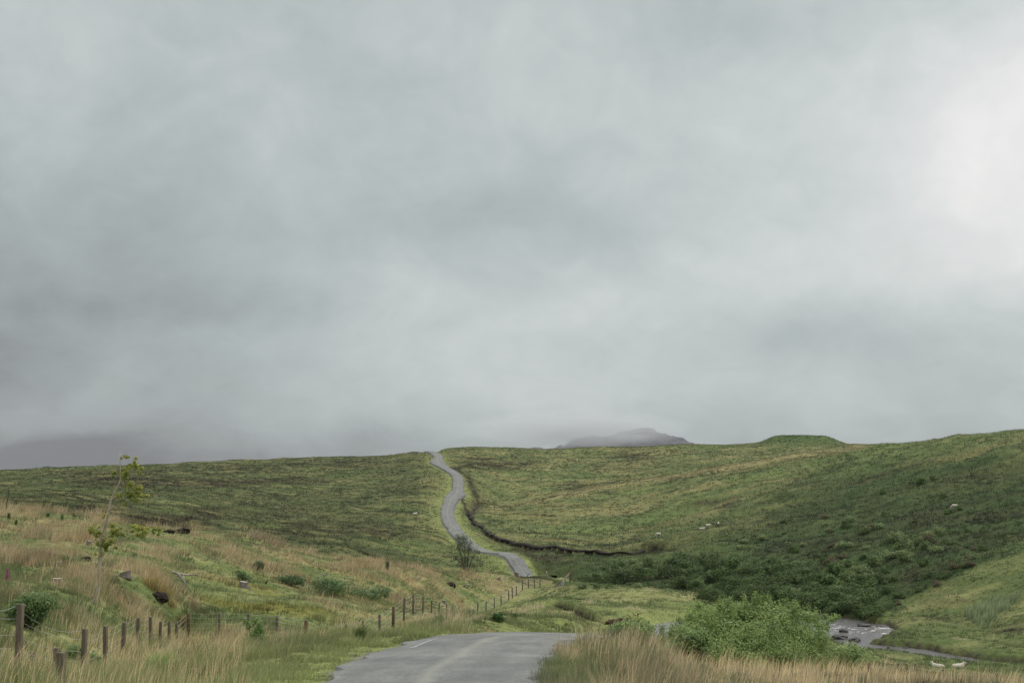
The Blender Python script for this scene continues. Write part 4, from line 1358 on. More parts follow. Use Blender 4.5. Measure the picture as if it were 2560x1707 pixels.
tr = MB()
tr.tube([zp(862, 1530), zp(872, 1470), zp(905, 1340), zp(908, 1230), zp(915, 1080), zp(928, 900), zp(975, 760), zp(1005, 640), zp(1020, 545), zp(1080, 430), zp(1110, 360), zp(1105, 300), zp(1103, 200), zp(1100, 100)],
        [r_ * rs / 3.675 for r_ in (17, 15, 14, 13, 13, 13, 12.5, 12, 10, 8.5, 7, 5.5, 4, 2)], 8)
tr.build("trunk", M["bark"], rw)
for pts, r0 in [([(1028, 545), (1075, 510), (1115, 485), (1132, 450)], 5), ([(1008, 640), (1045, 605), (1105, 595), (1130, 560)], 5), ([(1106, 305), (1150, 290), (1200, 275)], 3.5), ([(1103, 150), (1140, 155), (1200, 165)], 2.5),
                ([(960, 970), (1020, 940), (1090, 920), (1200, 880), (1320, 850)], 5), ([(950, 930), (1000, 880), (1100, 860), (1230, 845)], 4), ([(940, 850), (905, 830), (870, 800)], 3.5), ([(930, 960), (900, 920), (880, 900)], 3), ([(925, 1060), (950, 1040), (985, 1000)], 3), ([(1000, 760), (1080, 748)], 2.2)]:
    mb = MB()
    pp = [zp(p[0], p[1], 0.12 * math.sin(i_ * 1.7 + pts[0][1])) for i_, p in enumerate(pts)]
    mb.tube(pp, [rs / 3.675 * r0 * 1.5 * (1 - 0.75 * i_ / (len(pp) - 1)) for i_ in range(len(pp))], 6)
    mb.build("branch", M["bark"], rw)
RCL = [(1165, 150, 36, 20, 0), (1215, 175, 32, 20, 0), (1180, 255, 50, 26, 0), (1240, 265, 60, 30, 0), (1290, 285, 38, 20, 0), (1120, 320, 50, 24, 0), (1150, 340, 40, 30, 0), (1150, 400, 45, 42, 0), (1200, 440, 70, 48, 0), (1260, 470, 52, 44, 0),
       (1170, 520, 70, 36, 0), (1235, 510, 60, 30, 0), (1120, 560, 34, 24, 0), (945, 680, 24, 20, 0), (860, 800, 36, 22, 0), (900, 845, 60, 44, 0), (945, 900, 60, 50, 0), (1015, 865, 60, 38, 0), (1080, 855, 66, 26, 0), (1150, 855, 60, 26, 0),
       (1220, 840, 66, 30, 0), (1300, 825, 64, 40, 0), (1380, 825, 54, 34, 0), (1440, 842, 36, 24, 0), (985, 930, 60, 40, 0), (1000, 990, 50, 26, 0), (905, 980, 44, 40, 0), (915, 1040, 36, 44, 0)]
lb = []
for zx, zy, rx, ry, _ in RCL:
    p = zp(zx, zy, random.uniform(-.25, .25))
    for _ in range(5 if zy < 620 else 4):
        r3 = rs / 3.675
        sc_ = random.uniform(0.3, 0.6)
        lb.append((p.x + random.gauss(0, 0.75) * rx * r3, p.y + random.gauss(0, 0.5) * rx * r3, p.z + random.gauss(0, 0.8) * ry * r3, rx * r3 * sc_, rx * r3 * sc_, ry * r3 * sc_ * 1.3))
V, Fc, cc = crown(lb, 20000, 0.062, (0.165, 0.225, 0.05), 91, clump=0.22, tips=(0.36, 0.36, 0.08), gap=0.3, zmin=-9, shell=1.8)
mesh_np("crown", V, Fc, 4, M["leaf"], rw, cc)

# ------------------------------------------------------------------ the many stemmed tree beside the far road
TX, TY, TZ = at_dist(1163, 192)
tg = mpp(192)
zb = Vector((TX, TY, TZ))
tw = empty("willow_tree", zb)
tag(tw, "loose many stemmed willow tree standing before the far road", "tree")


def zq(zx, zy, dy=0.0):
    return Vector(pw(900 + zx / 3.675, 1100 + zy / 3.675, 192 + dy)) - zb


tr = MB()
for pts in [[(960, 1200), (940, 1100), (915, 1000), (900, 900)], [(970, 1200), (965, 1080), (960, 960), (945, 880)], [(985, 1200), (990, 1090), (1005, 990), (1015, 920)], [(995, 1200), (1020, 1110), (1055, 1040), (1080, 1010)], [(965, 1200), (930, 1130), (890, 1090), (870, 1060)]]:
    tr.tube([Vector((0.0, 0, -0.3))] + [zq(p[0], p[1], random.uniform(-.3, .3)) for p in pts], [0.09, 0.085, 0.07, 0.05, 0.025], 6)
tr.build("trunk", M["dark_bark"], tw)
lb = []
for zx, zy, rx, ry in [(905, 890, 50, 40), (950, 900, 60, 50), (930, 940, 65, 50), (985, 950, 60, 55), (1010, 1000, 60, 50), (960, 1010, 60, 45), (910, 990, 45, 40), (1055, 1010, 40, 30), (1090, 1025, 28, 24), (1040, 1070, 50, 40), (990, 1090, 60, 45), (930, 1090, 55, 45), (880, 1080, 35, 35), (1080, 1100, 45, 35), (960, 1150, 70, 35), (1050, 1150, 50, 28), (890, 1150, 35, 25)]:
    p = zq(zx, zy, random.uniform(-.8, .8))
    s_ = tg / 3.675
    lb.append((p.x, p.y, p.z, rx * s_, rx * s_, ry * s_))
V, Fc, cc = crown(lb, 9500, 0.14, (0.075, 0.10, 0.055), 95, clump=0.5, tips=(0.15, 0.18, 0.10), gap=0.42, zmin=-2, shell=1.7)
mesh_np("crown", V, Fc, 4, M["leaf"], tw, cc)

# ------------------------------------------------------------------ shrubs beyond the river: six kinds, copied
kinds = []
for n_, (w_, h_, base, tips, nl) in enumerate([(4.2, 2.8, (0.0369, 0.064, 0.0192), (0.071, 0.103, 0.0316), 9), (3.6, 2.2, (0.0486, 0.0864, 0.0241), (0.0911, 0.134, 0.0409), 8), (3.0, 2.0, (0.0918, 0.135, 0.0467), (0.1506, 0.198, 0.073), 7),
                                               (3.4, 1.8, (0.1291, 0.1796, 0.0694), (0.2081, 0.2652, 0.1091), 8), (2.6, 1.5, (0.06, 0.1077, 0.029), (0.1065, 0.1632, 0.045), 6), (3.2, 1.7, (0.0857, 0.0756, 0.0382), (0.1285, 0.126, 0.0571), 7)]):
    V, Fc, cc = crown(lobes_for(w_, w_ * 0.9, h_, nl, 300 + n_), 2600, 0.21, base, 310 + n_, clump=0.6, tips=tips, gap=0.33, zmin=-0.2)
    o = mesh_np("valley_shrub", V, Fc, 4, M["leaf"], None, cc, link=False)
    kinds.append((o, w_))
used = set()


def put_shrub(kd, px, py, wpx, label, group, Y=None, sink=0.15, name="valley_shrub"):
    o, w_ = kinds[kd]
    if kd not in used:
        used.add(kd)
        c_ = o
    else:
        c_ = o.copy()
    c_.name = name
    col.objects.link(c_)
    X, Y, Z = hit(px, py, 100) if Y is None else at_dist(px, Y)
    s_ = wpx * mpp(Y) / w_
    c_.location = (X, Y, Z - sink)
    c_.scale = (s_, s_, s_ * random.uniform(0.85, 1.15))
    c_.rotation_euler = (0, 0, random.uniform(0, 6.28))
    for key in ("label", "group", "category"):
        if key in c_: del c_[key]
    tag(c_, label, "shrub", group)
    return c_


# the tall row standing right behind the field
ROW = [(1465, 1488, 62, 0, "rounded grey green shrub at the left end of the row behind the field"), (1550, 1492, 100, 0, "big dark rounded shrub, second from the left in the row behind the field"),
       (1610, 1492, 80, 1, "dark shrub just right of the big rounded one in the row behind the field"), (1665, 1496, 76, 0, "dark upright shrub in the middle of the row behind the field"),
       (1725, 1500, 84, 1, "olive dark shrub right of the middle of the row behind the field"), (1785, 1508, 80, 0, "dark shrub in the right part of the row behind the field"), (1700, 1470, 80, 1, "tall dark shrub peeping over the middle of the row behind the field"), (1630, 1462, 70, 2, "grey green shrub peeping over the row behind the field")]
for px, py, wd, kd, lab in ROW:
    put_shrub(kd, px, py, wd, lab, None, Y=206 if py > 1480 else 222)
put_shrub(4, 1483, 1478, 34, "small bright shrub in front of the row's left end, below the last fence post", None, Y=196)
# leafy thicket lining the foot of the slope above the river
rr = random.Random(5)
for n_ in range(105):
    t_ = rr.random()
    px = 1700 + t_ * 490 + rr.uniform(-15, 15)
    py = 1494 + 44 * t_ + rr.uniform(-85, 8)
    put_shrub(rr.choice([0, 1, 1, 4, 0]), px, py, rr.uniform(44, 88), "deep green rounded shrub crowding the foot of the slope along the river", "thicket along the foot of the slope")
# shrubs scattered higher up
n_ = 0
while n_ < 170:
    px, py = rr.uniform(1450, 2420), rr.uniform(1230, 1500)
    lo = np.interp(px, [1400, 1550, 1700, 1900, 2050, 2200, 2420], [1405, 1400, 1395, 1330, 1265, 1250, 1240])
    hi = np.interp(px, [1400, 1800, 2050, 2200, 2300, 2420], [1470, 1490, 1500, 1500, 1420, 1370])
    if py < lo or py > hi or rr.random() > 0.35 + 0.65 * (py - lo) / max(20, hi - lo): continue
    kd = rr.choice([1, 2, 2, 3, 3, 4, 4, 5])
    put_shrub(kd, px, py, rr.uniform(15, 30 + 32 * rr.random()) * (0.75 if py < 1320 else 1.0), {1: "dark green shrub", 2: "grey green shrub", 3: "pale green shrub", 4: "leafy mid green shrub", 5: "brownish heather shrub"}[kd] + " scattered on the dark slope beyond the river", "scattered slope shrubs, " + {1: "dark green", 2: "grey green", 3: "pale green", 4: "mid green", 5: "brownish"}[kd])
    n_ += 1
# pale drift of shrubs climbing the gully
for px, py, wd in [(2150, 1432, 56), (2190, 1415, 60), (2225, 1398, 66), (2262, 1380, 62), (2240, 1352, 54), (2290, 1362, 50), (2318, 1345, 46), (2345, 1330, 40), (2175, 1455, 60), (2265, 1405, 60)]:
    put_shrub(3 if rr.random() < .7 else 2, px, py, wd, "pale green shrub in the drift that climbs the gully", "pale shrubs climbing the gully")
# low heathery scrub on the edge between the dark slope and the bright bank
for n_ in range(26):
    t_ = rr.random()
    put_shrub(rr.choice([0, 5, 1, 5]), 2195 + 270 * t_ + rr.uniform(-14, 14), 1532 - 150 * t_ + rr.uniform(-16, 10), rr.uniform(16, 40), "low dark scrub on the edge of the bright grass bank right of the river", "low scrub along the grass bank's upper edge")
put_shrub(4, 2298, 1210, 36, "small dark green bush, left one of the pair high on the right hill", None)
put_shrub(2, 2336, 1201, 32, "small paler bush, right one of the pair high on the right hill", None)
put_shrub(4, 2206, 1236, 30, "lone low bush left of the pair high on the right hill", None)
put_shrub(2, 2402, 1275, 30, "lone grey green bush beside the highest sheep on the right hill", None)

# ------------------------------------------------------------------ stumps, dead wood, peat
def stump(px, base_py, wpx, hpx, seed, label, name="tree_stump"):
    X, Y, Z = hit(px, base_py)
    s_ = mpp(Y)
    r = random.Random(seed)
    R_, H_ = wpx * s_ / 2, hpx * s_
    root = empty(name, (X, Y, Z))
    tag(root, label, "stump")
    mb = MB()
    n = 14
    rings = [(-0.2, 1.35), (0.0, 1.3), (0.25, 1.06), (0.7, 0.95), (1.0, 0.93)]
    jit = [[1 + r.uniform(-.16, .16) for _ in range(n)] for _ in rings]
    tilt = r.uniform(-.25, .25)
    vs = []
    for (zz, rr_), jt in zip(rings, jit):
        for k in range(n):
            a_ = 2 * math.pi * k / n
            flare = 1 + (0.25 * max(0, math.cos(a_ * 3 + seed)) if zz < 0.3 else 0)
            vs.append((R_ * rr_ * jt[k] * flare * math.cos(a_), R_ * rr_ * jt[k] * flare * math.sin(a_), H_ * zz + (tilt * R_ * math.cos(a_) if zz == 1.0 else 0)))
    fs = [(i * n + k, i * n + (k + 1) % n, (i + 1) * n + (k + 1) % n, (i + 1) * n + k) for i in range(len(rings) - 1) for k in range(n)]
    mb.add(vs, fs)
    mb.build("bark", M["stump"], root)
    t2 = MB()
    top = [(x_ * 0.97, y_ * 0.97, z_ + 0.004) for x_, y_, z_ in vs[-n:]]
    t2.add(top + [(0, 0, H_ + 0.01)], [(k, (k + 1) % n, n) for k in range(n)])
    # a torn hinge of splintered wood on one side
    t2.tube([(R_ * 0.7, 0, H_ * 0.9), (R_ * 0.75, 0.02, H_ * 1.22)], [R_ * 0.14, R_ * 0.03], 5)
    t2.build("cut_top", M["stump_top"], root)
    return root


stump(144, 1464, 28, 18, 1, "broad grey stump in the grass left of the rowan tree's foot")
stump(313, 1443, 26, 15, 2, "low grey stump with an overhanging top, right of the rowan tree")
stump(150, 1415, 15, 12, 3, "small stump with a pale cut face beside green bracken, upper left hillock")
stump(222, 1362, 12, 10, 4, "small pale stump high on the hillock, just left of the rowan's lower leaves")
stump(609, 1468, 21, 14, 5, "square pale grey stump in the middle of the hillock")
stump(1110, 1508, 9, 8, 6, "small pale stump behind the far fence posts")
stump(1291, 1440, 11, 10, 7, "dark brown stump near the crest close to the far road")
stump(1247, 1450, 8, 7, 8, "little weathered stump left of the dark brown one near the crest")


def dead_branch(parts, Y, label, name="dead_branch", mat="dead_wood", base=None):
    X0, Y0, Z0 = base
    off = Vector(base)
    root = empty(name, base)
    tag(root, label, "dead wood")
    for k, (pts, r0) in enumerate(parts):
        mb = MB()
        pp = [Vector(pw(p[0], p[1], Y + (p[2] if len(p) > 2 else 0))) - off for p in pts]
        mb.tube(pp, [r0 * (1 - 0.8 * i / max(1, len(pp) - 1)) for i in range(len(pp))], 6)
        mb.build("limb", M[mat], root)
    return root


b0 = hit(462, 1466)
Yb = b0[1]
u_ = mpp(Yb)
dead_branch([([(430, 1428), (448, 1434), (468, 1437), (492, 1435), (516, 1424)], 3.2 * u_), ([(446, 1433), (455, 1447), (462, 1455), (470, 1466)], 4.5 * u_), ([(459, 1437), (460, 1452, -.3), (465, 1470, -.3)], 1.8 * u_), ([(452, 1436), (440, 1440), (432, 1437)], 2.5 * u_), ([(463, 1462), (480, 1476), (498, 1485)], 1.6 * u_)],
            Yb, "forked bleached dead branch lying across the hillock", base=b0)
b0 = hit(638, 1346, 60)
u_ = mpp(b0[1])
dead_branch([([(640, 1348), (637, 1337), (633, 1328), (630, 1321)], 2.6 * u_), ([(638, 1340), (642, 1332), (640, 1326)], 1.5 * u_)], b0[1], "thin pale snag sticking up from the hillock's crest", name="dead_snag", base=b0)
b0 = hit(19, 1272, 60)
u_ = mpp(b0[1])
dead_branch([([(15, 1274), (18, 1252), (22, 1238), (21, 1222), (20, 1212)], 1.9 * u_), ([(22, 1236), (25, 1228)], 1.0 * u_)], b0[1], "thin dead sapling standing against the moor at the far left", name="dead_sapling", mat="dark_bark", base=b0)
b0 = hit(820, 1442)
u_ = mpp(b0[1])
dead_branch([([(800, 1434), (812, 1436), (822, 1434)], 1.8 * u_), ([(788, 1427), (794, 1434), (800, 1440)], 1.8 * u_), ([(814, 1440), (820, 1430), (826, 1424)], 1.2 * u_)], b0[1], "scatter of broken twigs above the grey green scrub", base=b0)
b0 = hit(672, 1462)
u_ = mpp(b0[1])
dead_branch([([(664, 1458), (668, 1452), (671, 1447)], 3 * u_), ([(668, 1463), (680, 1465), (690, 1467)], 2.4 * u_), ([(698, 1468), (701, 1474), (699, 1479)], 1.8 * u_)], b0[1], "short black dead stick and log beside a low mound on the hillock", mat="dark_bark", base=b0)
b0 = hit(636, 1510)
u_ = mpp(b0[1])
dead_branch([([(628, 1503), (634, 1507), (640, 1509)], 1.6 * u_), ([(634, 1510), (637, 1504)], 1.4 * u_)], b0[1], "small pale bone like stick in the mossy hollow", base=b0)
b0 = hit(338, 1522)
u_ = mpp(b0[1])
dead_branch([([(331, 1523), (338, 1513), (343, 1503), (345, 1499)], 1.1 * u_)], b0[1], "single pale bent twig right of the rowan tree's foot", base=b0)
b0 = hit(1040, 1450)
u_ = mpp(b0[1])
dead_branch([([(1024, 1445), (1034, 1443), (1044, 1446)], 2.2 * u_), ([(1032, 1449), (1044, 1448), (1056, 1444)], 2.2 * u_), ([(1046, 1441), (1052, 1446)], 1.8 * u_)], b0[1], "heap of pale broken branches left of the far fence", base=b0)
b0 = hit(1166, 1470)
u_ = mpp(b0[1])
dead_branch([([(1156, 1468), (1164, 1462), (1174, 1464)], 3.0 * u_), ([(1160, 1470), (1170, 1468), (1176, 1461)], 2.6 * u_)], b0[1], "dark heap of rotten logs on the slope above the far fence", mat="stump", base=b0)
b0 = hit(485, 1565)
dead_branch([([(480, 1566), (485, 1555), (488, 1546)], 4.0 * mpp(b0[1]))], b0[1], "black broken stake leaning beside the thick round fence post", name="broken_stake", mat="peat", base=b0)


def lump(name, px, base_py, wpx, hpx, mat, seed, label, cat, Y=None, flat=1.0, sink=0.3, rough=0.35, dep=0.8):
    X, Y, Z = hit(px, base_py) if Y is None else at_dist(px, Y)
    s_ = mpp(Y)
    n, m_ = 20, 12
    vs, fs = [], []
    th = np.linspace(0, math.pi, m_)
    for t_ in th:
        for k in range(n):
            p_ = 2 * math.pi * k / n
            d = np.array([math.sin(t_) * math.cos(p_), math.sin(t_) * math.sin(p_), math.cos(t_)])
            f = 1 + rough * (float(fbm(np.array([d[0] * 1.8 + seed * 3.1 + 20]), np.array([d[1] * 1.8 + d[2] * 1.5 + 20]), seed, 4)[0]) - 0.5) * 2
            vs.append((d[0] * f * wpx * s_ / 2, d[1] * f * wpx * s_ / 2 * dep, (d[2] * f * 0.5 + 0.5 - sink) * hpx * s_ / (1 - sink)))
    for i in range(m_ - 1):
        for k in range(n): fs.append((i * n + k, i * n + (k + 1) % n, (i + 1) * n + (k + 1) % n, (i + 1) * n + k))
    mb = MB()
    mb.add(vs, fs)
    o = mb.build(name, M[mat], smooth=False)
    o.location = (X, Y, Z)
    tag(o, label, cat)
    return o


lump("peat_hollow", 399, 1502, 52, 20, "peat", 3, "black hole of bare peat under an overhanging grass hummock", "peat bank", rough=0.5)
lump("root_plate", 422, 1332, 24, 8, "peat", 4, "dark flat root plate on the hillock's crest", "root plate", rough=0.6)
lump("root_plate", 454, 1333, 34, 12, "peat", 5, "dark bushy root plate right of the flat one on the crest", "root plate", rough=0.6)
lump("root_plate", 212, 1404, 24, 14, "peat", 6, "dark spiky root plate left of the rowan's trunk", "root plate", rough=0.7)
lump("root_plate", 1128, 1466, 22, 10, "peat", 7, "dark hollow with a root plate above the far fence", "root plate", rough=0.5)
X, Y, Z = hit(399, 1484)
n = 60
bx_ = np.stack([X + (rng.random(n) - 0.5) * 66 * mpp(Y), Y - 0.2 + (rng.random(n) - 0.3) * 1.6], 1)
cs = np.array((0.21, 0.17, 0.06)) * (0.7 + 0.6 * rng.random((n, 1)))
o = blades("grass_hummock", np.stack([bx_[:, 0], bx_[:, 1], HZ(bx_[:, 0], bx_[:, 1])], 1), 0.35 + 0.2 * rng.random(n), np.full(n, 0.025), 14, cs, cs * np.array((1.2, 1.1, 1.0)), np.full(n, 0.2), 0.9)
tag(o, "orange tinged grass hummock hanging over the black peat hole", "grass clump")
# torn bank of earth with roots beside the road beyond the bend
pb = lump("earth_bank", 1556, 1551, 96, 22, "earth", 8, "torn bank of dark earth bristling with roots right of the knoll", "earth bank", Y=78, rough=0.7, dep=0.5, sink=0.4)
rb = random.Random(9)
for k in range(40):
    mb = MB()
    sx = rb.uniform(-0.8, 0.85)
    top = 0.25 + 0.38 * (sx + 0.6)
    p = Vector((sx, rb.uniform(-.25, .1), top * rb.uniform(0.3, 1.0)))
    pts = [p]
    d = Vector((rb.uniform(-1, 1), rb.uniform(-.6, .2), rb.uniform(-.1, 1.0))).normalized()
    for q_ in range(3):
        pts.append(pts[-1] + d * 0.12)
        d = (d + Vector((rb.uniform(-.6, .6), rb.uniform(-.3, .3), rb.uniform(-.4, .4)))).normalized()
    mb.tube(pts, [0.03, 0.024, 0.016, 0.008], 5)
    mb.build("root", M["earth"], pb)

# ------------------------------------------------------------------ river stones and drift wood
def rpx(px, py):
    a_, bz_ = pray(px, py)
    Y = RIV_Z / bz_
    return float(a_ * Y), float(Y)


def river_rock(px, py, wpx, hpx, seed, label, flat=False):
    X, Y = rpx(px, py)
    o = lump("river_rock", px, py, wpx, hpx, "rock", seed, label, "rock", Y=Y, rough=0.35, sink=0.35, dep=0.9)
    o.location.z = RIV_Z
    return o


river_rock(2107, 1580, 24, 9, 21, "dark flat boulder in the white water of the rapids")
river_rock(2096, 1596, 40, 12, 22, "wide dark rock ledge below the rapids")
river_rock(2132, 1602, 30, 10, 23, "dark rock at the tip of the grassy spit")
river_rock(2188, 1604, 14, 7, 24, "black stone at the near edge of the lower reach")
river_rock(2158, 1563, 34, 5, 25, "low wet rock shelf near the far side of the rapids")
river_rock(2200, 1566, 26, 5, 26, "low dark rocks against the far bank above the rapids")
river_rock(2216, 1620, 8, 5, 27, "small black stone left of the group in the lower reach")
river_rock(2230, 1616, 5, 3, 28, "tiny stone in the middle of the lower reach")
river_rock(2258, 1619, 15, 4, 29, "low black stones right of the drift log in the lower reach")
river_rock(2060, 1570, 20, 5, 30, "wet rock by the big bush in the upper rapids")
X, Y = rpx(2227, 1611)
s_ = mpp(Y)
mb = MB()
mb.tube([(-10 * s_, 0.1, 0.02), (-3 * s_, 0, 0.08), (4 * s_, -0.05, 0.06), (10 * s_, 0.05, 0.0)], [0.05, 0.085, 0.08, 0.04], 8)
o = mb.build("drift_log", M["pale_wood"])
o.location = (X, Y, RIV_Z + 0.06)
tag(o, "pale drift log stranded in the lower reach of the river", "log")

# ------------------------------------------------------------------ white marker posts by the far road
for px, py, tl, lab in [(1318, 1441, 0.3, "short leaning white marker post left of the far road's bend"), (1368, 1442, -0.15, "white forked marker post at the right end of the far road")]:
    X, Y, Z = at_dist(px, 200)
    root = empty("marker_post", (X, Y, Z))
    tag(root, lab, "post")
    mb = MB()
    mb.tube([(0, 0, -0.2), (0, 0, 0.75), (0, 0, 0.8)], [0.07, 0.065, 0.04], 8)
    o = mb.build("post", M["paint"], root)
    o.rotation_euler = (0, tl, 0)
    mb = MB()
    mb.tube([(-0.16, 0, 0.72), (0.0, -0.07, 0.62), (0.12, 0, 0.70)], 0.028, 6)
    o = mb.build("crosspiece", M["paint"], root)
    o.rotation_euler = (0, tl, 0)

# ------------------------------------------------------------------ sheep
mws, q, b = new_mat("fleece_and_face")
tcn = q.n("ShaderNodeTexCoord")
ss = q.n("ShaderNodeSeparateXYZ")
q.t.links.new(tcn.outputs["Object"], ss.inputs[0])
fz, _ = q.noise(tcn.outputs["Object"], 14.0, 4.0, 0.6)
wool = q.ramp(fz, [(0.3, (0.30, 0.28, 0.22)), (0.7, (0.46, 0.43, 0.36))])
isface = q.m("GREATER_THAN", ss.outputs[0], 0.56)
q.t.links.new(q.mix(isface, wool, (0.50, 0.46, 0.40)), b.inputs["Base Color"])
b.inputs["Roughness"].default_value = 0.95
bp = q.n("ShaderNodeBump")
bp.inputs["Strength"].default_value = 0.8
bp.inputs["Distance"].default_value = 0.03
q.t.links.new(fz, bp.inputs["Height"])
q.t.links.new(bp.outputs[0], b.inputs["Normal"])


def ell(mb, c_, r_, n=14, m_=9, jit=0.0, seed=0):
    rr_ = random.Random(seed)
    vs, fs = [], []
    for i in range(m_):
        t_ = math.pi * i / (m_ - 1)
        for k in range(n):
            p_ = 2 * math.pi * k / n
            f = 1 + rr_.uniform(-jit, jit)
            vs.append((c_[0] + r_[0] * f * math.sin(t_) * math.cos(p_), c_[1] + r_[1] * f * math.sin(t_) * math.sin(p_), c_[2] + r_[2] * f * math.cos(t_)))
    for i in range(m_ - 1):
        for k in range(n): fs.append((i * n + k, (i + 1) * n + k, (i + 1) * n + (k + 1) % n, i * n + (k + 1) % n))
    mb.add(vs, fs)


def sheep_mesh(pose):
    mb = MB()
    zb_ = 0.60 if pose != "lying" else 0.30
    ell(mb, (-0.05, 0, zb_), (0.52, 0.25, 0.27), jit=0.03, seed=1)
    ell(mb, (0.28, 0, zb_ + 0.03), (0.27, 0.22, 0.26), jit=0.03, seed=2)
    ell(mb, (-0.38, 0, zb_ + 0.02), (0.24, 0.23, 0.24), jit=0.03, seed=3)
    if pose == "grazing":
        neck = [(0.40, 0, zb_ + 0.02), (0.58, 0, zb_ - 0.16), (0.66, 0, zb_ - 0.34)]
        head = [(0.64, 0, zb_ - 0.30), (0.74, 0, zb_ - 0.42), (0.82, 0, zb_ - 0.52)]
    else:
        neck = [(0.36, 0, zb_ + 0.06), (0.49, 0, zb_ + 0.20), (0.56, 0, zb_ + 0.30)]
        head = [(0.53, 0, zb_ + 0.32), (0.65, 0, zb_ + 0.28), (0.77, 0, zb_ + 0.18)]
    mb.tube(neck, [0.17, 0.13, 0.10], 10)
    mb.tube(head, [0.10, 0.085, 0.05], 10)
    hx_, hz_ = head[0][0] + 0.03, head[0][2] + 0.06
    for sg in (-1, 1):
        mb.tube([(hx_, 0.06 * sg, hz_), (hx_ - 0.03, 0.17 * sg, hz_ + 0.01)], [0.035, 0.02], 6)
    for lx in (-0.36, 0.28):
        for sg in (-1, 1):
            if pose == "lying":
                mb.tube([(lx, 0.16 * sg, 0.16), (lx + 0.16, 0.22 * sg, 0.07), (lx + 0.02, 0.23 * sg, 0.04)], [0.075, 0.05, 0.035], 8)
            elif lx < 0:
                mb.tube([(lx + 0.02, 0.13 * sg, zb_ - 0.05), (lx + 0.06, 0.13 * sg, 0.40), (lx - 0.05, 0.13 * sg, 0.24), (lx - 0.02, 0.13 * sg, 0.0)], [0.12, 0.08, 0.042, 0.036], 8)
            else:
                mb.tube([(lx, 0.12 * sg, zb_ - 0.05), (lx, 0.12 * sg, 0.30), (lx + 0.01, 0.12 * sg, 0.0)], [0.10, 0.052, 0.036], 8)
    mb.tube([(-0.55, 0, zb_ + 0.02), (-0.62, 0, zb_ - 0.14)], [0.05, 0.03], 6)
    o = mb.build("sheep", mws, link=False)
    rm = o.modifiers.new("one_surface", "REMESH")
    rm.mode = "VOXEL"
    rm.voxel_size = 0.028
    rm.use_smooth_shade = True
    return o


protos = {k: sheep_mesh(k) for k in ("standing", "grazing", "lying")}
done = set()
for px, py, pose, rz_, lab in [(2345, 1668, "lying", 2.3, "near white sheep lying with its head raised on the river flat, left of the pair"), (2396, 1667, "lying", 0.3, "near white sheep lying flat on the river flat, right of the pair"),
                               (1646, 1341, "grazing", 2.9, "white sheep alone above the peat scarp, leftmost on the far slope"), (1755, 1325, "lying", 0.2, "white sheep lying lowest of the three together on the slope"),
                               (1770, 1320, "standing", 0.5, "white sheep standing with head up in the middle of the three on the slope"), (1796, 1315, "grazing", 1.4, "white sheep seen end on, topmost of the three on the slope"), (2387, 1272, "grazing", 2.6, "tiny white sheep high on the right hill beside a lone bush"),
                               (1037, 1287, "lying", 0.6, "lone white sheep lying on the moor left of the far road")]:
    o = protos[pose]
    if pose in done: o = o.copy()
    done.add(pose)
    col.objects.link(o)
    o.location = hit(px, py, 60)
    if o.location.y < 130: o.location.z -= 0.22
    o.scale = (0.88,) * 3
    o.rotation_euler = (0, 0, rz_)
    for key in ("label", "group"):
        if key in o: del o[key]
    tag(o, lab, "sheep", "sheep on the grass")

# ------------------------------------------------------------------ foxgloves
mfx = plain_mat("foxglove_bells", (0.22, 0.06, 0.13), (0.34, 0.11, 0.20), 20, 0.8, 0.1)
mgs = plain_mat("green_stalk", (0.06, 0.10, 0.03), (0.10, 0.14, 0.05), 20, 0.8, 0.1)
for px, py, hpx, lab in [(16, 1475, 40, "pink foxglove spike at the left edge above the willow scrub"), (317, 1420, 18, "small pink foxglove above the low grey stump"), (124, 1408, 16, "small pink foxglove left of the bracken on the hillock")]:
    X, Y, Z = hit(px, py)
    H_ = hpx * mpp(Y) + 0.25
    root = empty("foxglove", (X, Y, Z))
    tag(root, lab, "flower", "foxgloves in the grass")
    mb = MB()
    mb.tube([(0, 0, -0.05), (0.01, 0, H_ * 0.6), (0.03, 0, H_)], [0.012, 0.010, 0.004], 6)
    mb.build("stalk", mgs, root)
    mb = MB()
    for k in range(34):
        t_ = k / 34
        a_ = k * 2.4
        z_ = H_ * (0.45 + 0.53 * t_)
        r_ = 0.055 * (1 - 0.7 * t_)
        mb.tube([(0.02, 0, z_), (0.02 + math.cos(a_) * r_, math.sin(a_) * r_, z_ - 0.015), (0.02 + math.cos(a_) * r_ * 1.5, math.sin(a_) * r_ * 1.5, z_ - 0.05)], [0.006, 0.014, 0.020 * (1 - 0.5 * t_)], 6)
    mb.build("bells", mfx, root)

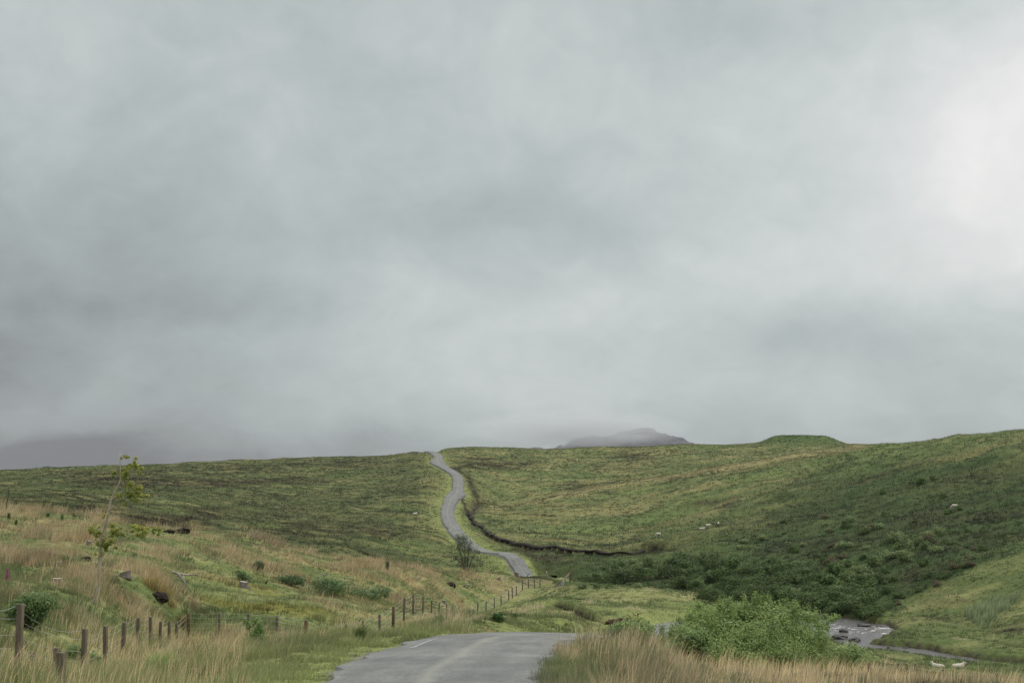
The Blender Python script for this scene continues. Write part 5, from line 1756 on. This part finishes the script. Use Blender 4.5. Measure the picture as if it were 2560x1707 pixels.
# ------------------------------------------------------------------ rush clumps by the fence
for n_, (px, py, wd, lab) in enumerate([(474, 1625, 46, "dark rush clump below the thick round fence post"), (560, 1590, 52, "wide brownish rush clump right of the thick round post, behind the birch bush"), (895, 1605, 24, "small dark rush clump on the verge near the bend"), (452, 1566, 22, "rusty rush clump against the thick round fence post"), (400, 1690, 60, "pale green rush clump low in the near grass"), (650, 1600, 30, "green rush clump behind the birch bush")]):
    X, Y, Z = hit(px, py)
    w_ = wd * mpp(Y)
    n = 14
    a_ = rng.random(n) * 6.283
    r_ = np.sqrt(rng.random(n)) * w_ * 0.35
    bx_ = np.stack([X + r_ * np.cos(a_), Y + r_ * np.sin(a_)], 1)
    cs = np.array([(0.081, 0.108, 0.0288), (0.126, 0.117, 0.036), (0.063, 0.099, 0.027), (0.12, 0.10, 0.04), (0.162, 0.234, 0.09), (0.108, 0.135, 0.036)][n_]) * (0.8 + 0.4 * rng.random((n, 1)))
    o = blades("rush_clump", np.stack([bx_[:, 0], bx_[:, 1], HZ(bx_[:, 0], bx_[:, 1])], 1), np.full(n, 0.62), np.full(n, 0.018), 16, cs, cs * np.array((1.5, 1.3, 1.1)), np.full(n, w_ * 0.12), 0.7)
    tag(o, lab, "rushes", "rush clumps by the fence")

# ------------------------------------------------------------------ the air
mh = bpy.data.materials.new("moist_air")
mh.use_nodes = True
t = mh.node_tree
t.nodes.clear()
pv = t.nodes.new("ShaderNodeVolumePrincipled")
pv.inputs["Color"].default_value = (0.80, 0.83, 0.87, 1)
pv.inputs["Density"].default_value = 3.0e-5
pv.inputs["Anisotropy"].default_value = 0.0
ou = t.nodes.new("ShaderNodeOutputMaterial")
t.links.new(pv.outputs[0], ou.inputs["Volume"])
mb = MB()
x0, x1, y0, y1, z0_, z1_ = -6500, 6500, -400, 6000, -76.0, 260.0
x0, x1, y1 = -6000, 6000, 7200
mb.add([(x0, y0, z0_), (x1, y0, z0_), (x1, y1, z0_), (x0, y1, z0_), (x0, y0, z1_), (x1, y0, z1_), (x1, y1, z1_), (x0, y1, z1_)],
       [(0, 3, 2, 1), (4, 5, 6, 7), (0, 1, 5, 4), (1, 2, 6, 5), (2, 3, 7, 6), (3, 0, 4, 7)])
hz = mb.build("haze", mh, smooth=False)
tag(hz, "thin moist air over the moor", kind="stuff")

# a rag of low cloud that hides the left and top of the distant hill
mc = bpy.data.materials.new("low_cloud_vapour")
mc.use_nodes = True
t = mc.node_tree
t.nodes.clear()
q = G(t)
tcn = q.n("ShaderNodeTexCoord")
vl = q.n("ShaderNodeVectorMath", operation="LENGTH")
t.links.new(tcn.outputs["Object"], vl.inputs[0])
mp = q.n("ShaderNodeMapping")
mp.inputs["Scale"].default_value = (2.6, 1.0, 1.3)
t.links.new(tcn.outputs["Object"], mp.inputs[0])
fz, _ = q.noise(mp.outputs[0], 1.5, 5.0, 0.6, 0.5)
dens = q.m("MULTIPLY", q.m("SUBTRACT", 1.0, vl.outputs["Value"], clamp=True), q.m("MAXIMUM", q.m("SUBTRACT", fz, 0.22), 0.0))
pv = q.n("ShaderNodeVolumePrincipled")
pv.inputs["Color"].default_value = (0.80, 0.84, 0.85, 1)
pv.inputs["Anisotropy"].default_value = 0.0
t.links.new(q.m("MULTIPLY", dens, 0.026), pv.inputs["Density"])
ou = q.n("ShaderNodeOutputMaterial")
t.links.new(pv.outputs[0], ou.inputs["Volume"])
mb = MB()
ell(mb, (0, 0, 0), (1, 1, 1), 32, 17)
lc = mb.build("low_cloud", mc)
cx_, cz_ = (1440 - 1280) / F * 5000, (1160 - 1072) / F * 5000
lc.location = (cx_, 5000, cz_)
lc.scale = (300 / F * 5000, 350, 52 / F * 5000)
tag(lc, "rag of low cloud hiding part of the distant hill", kind="stuff")
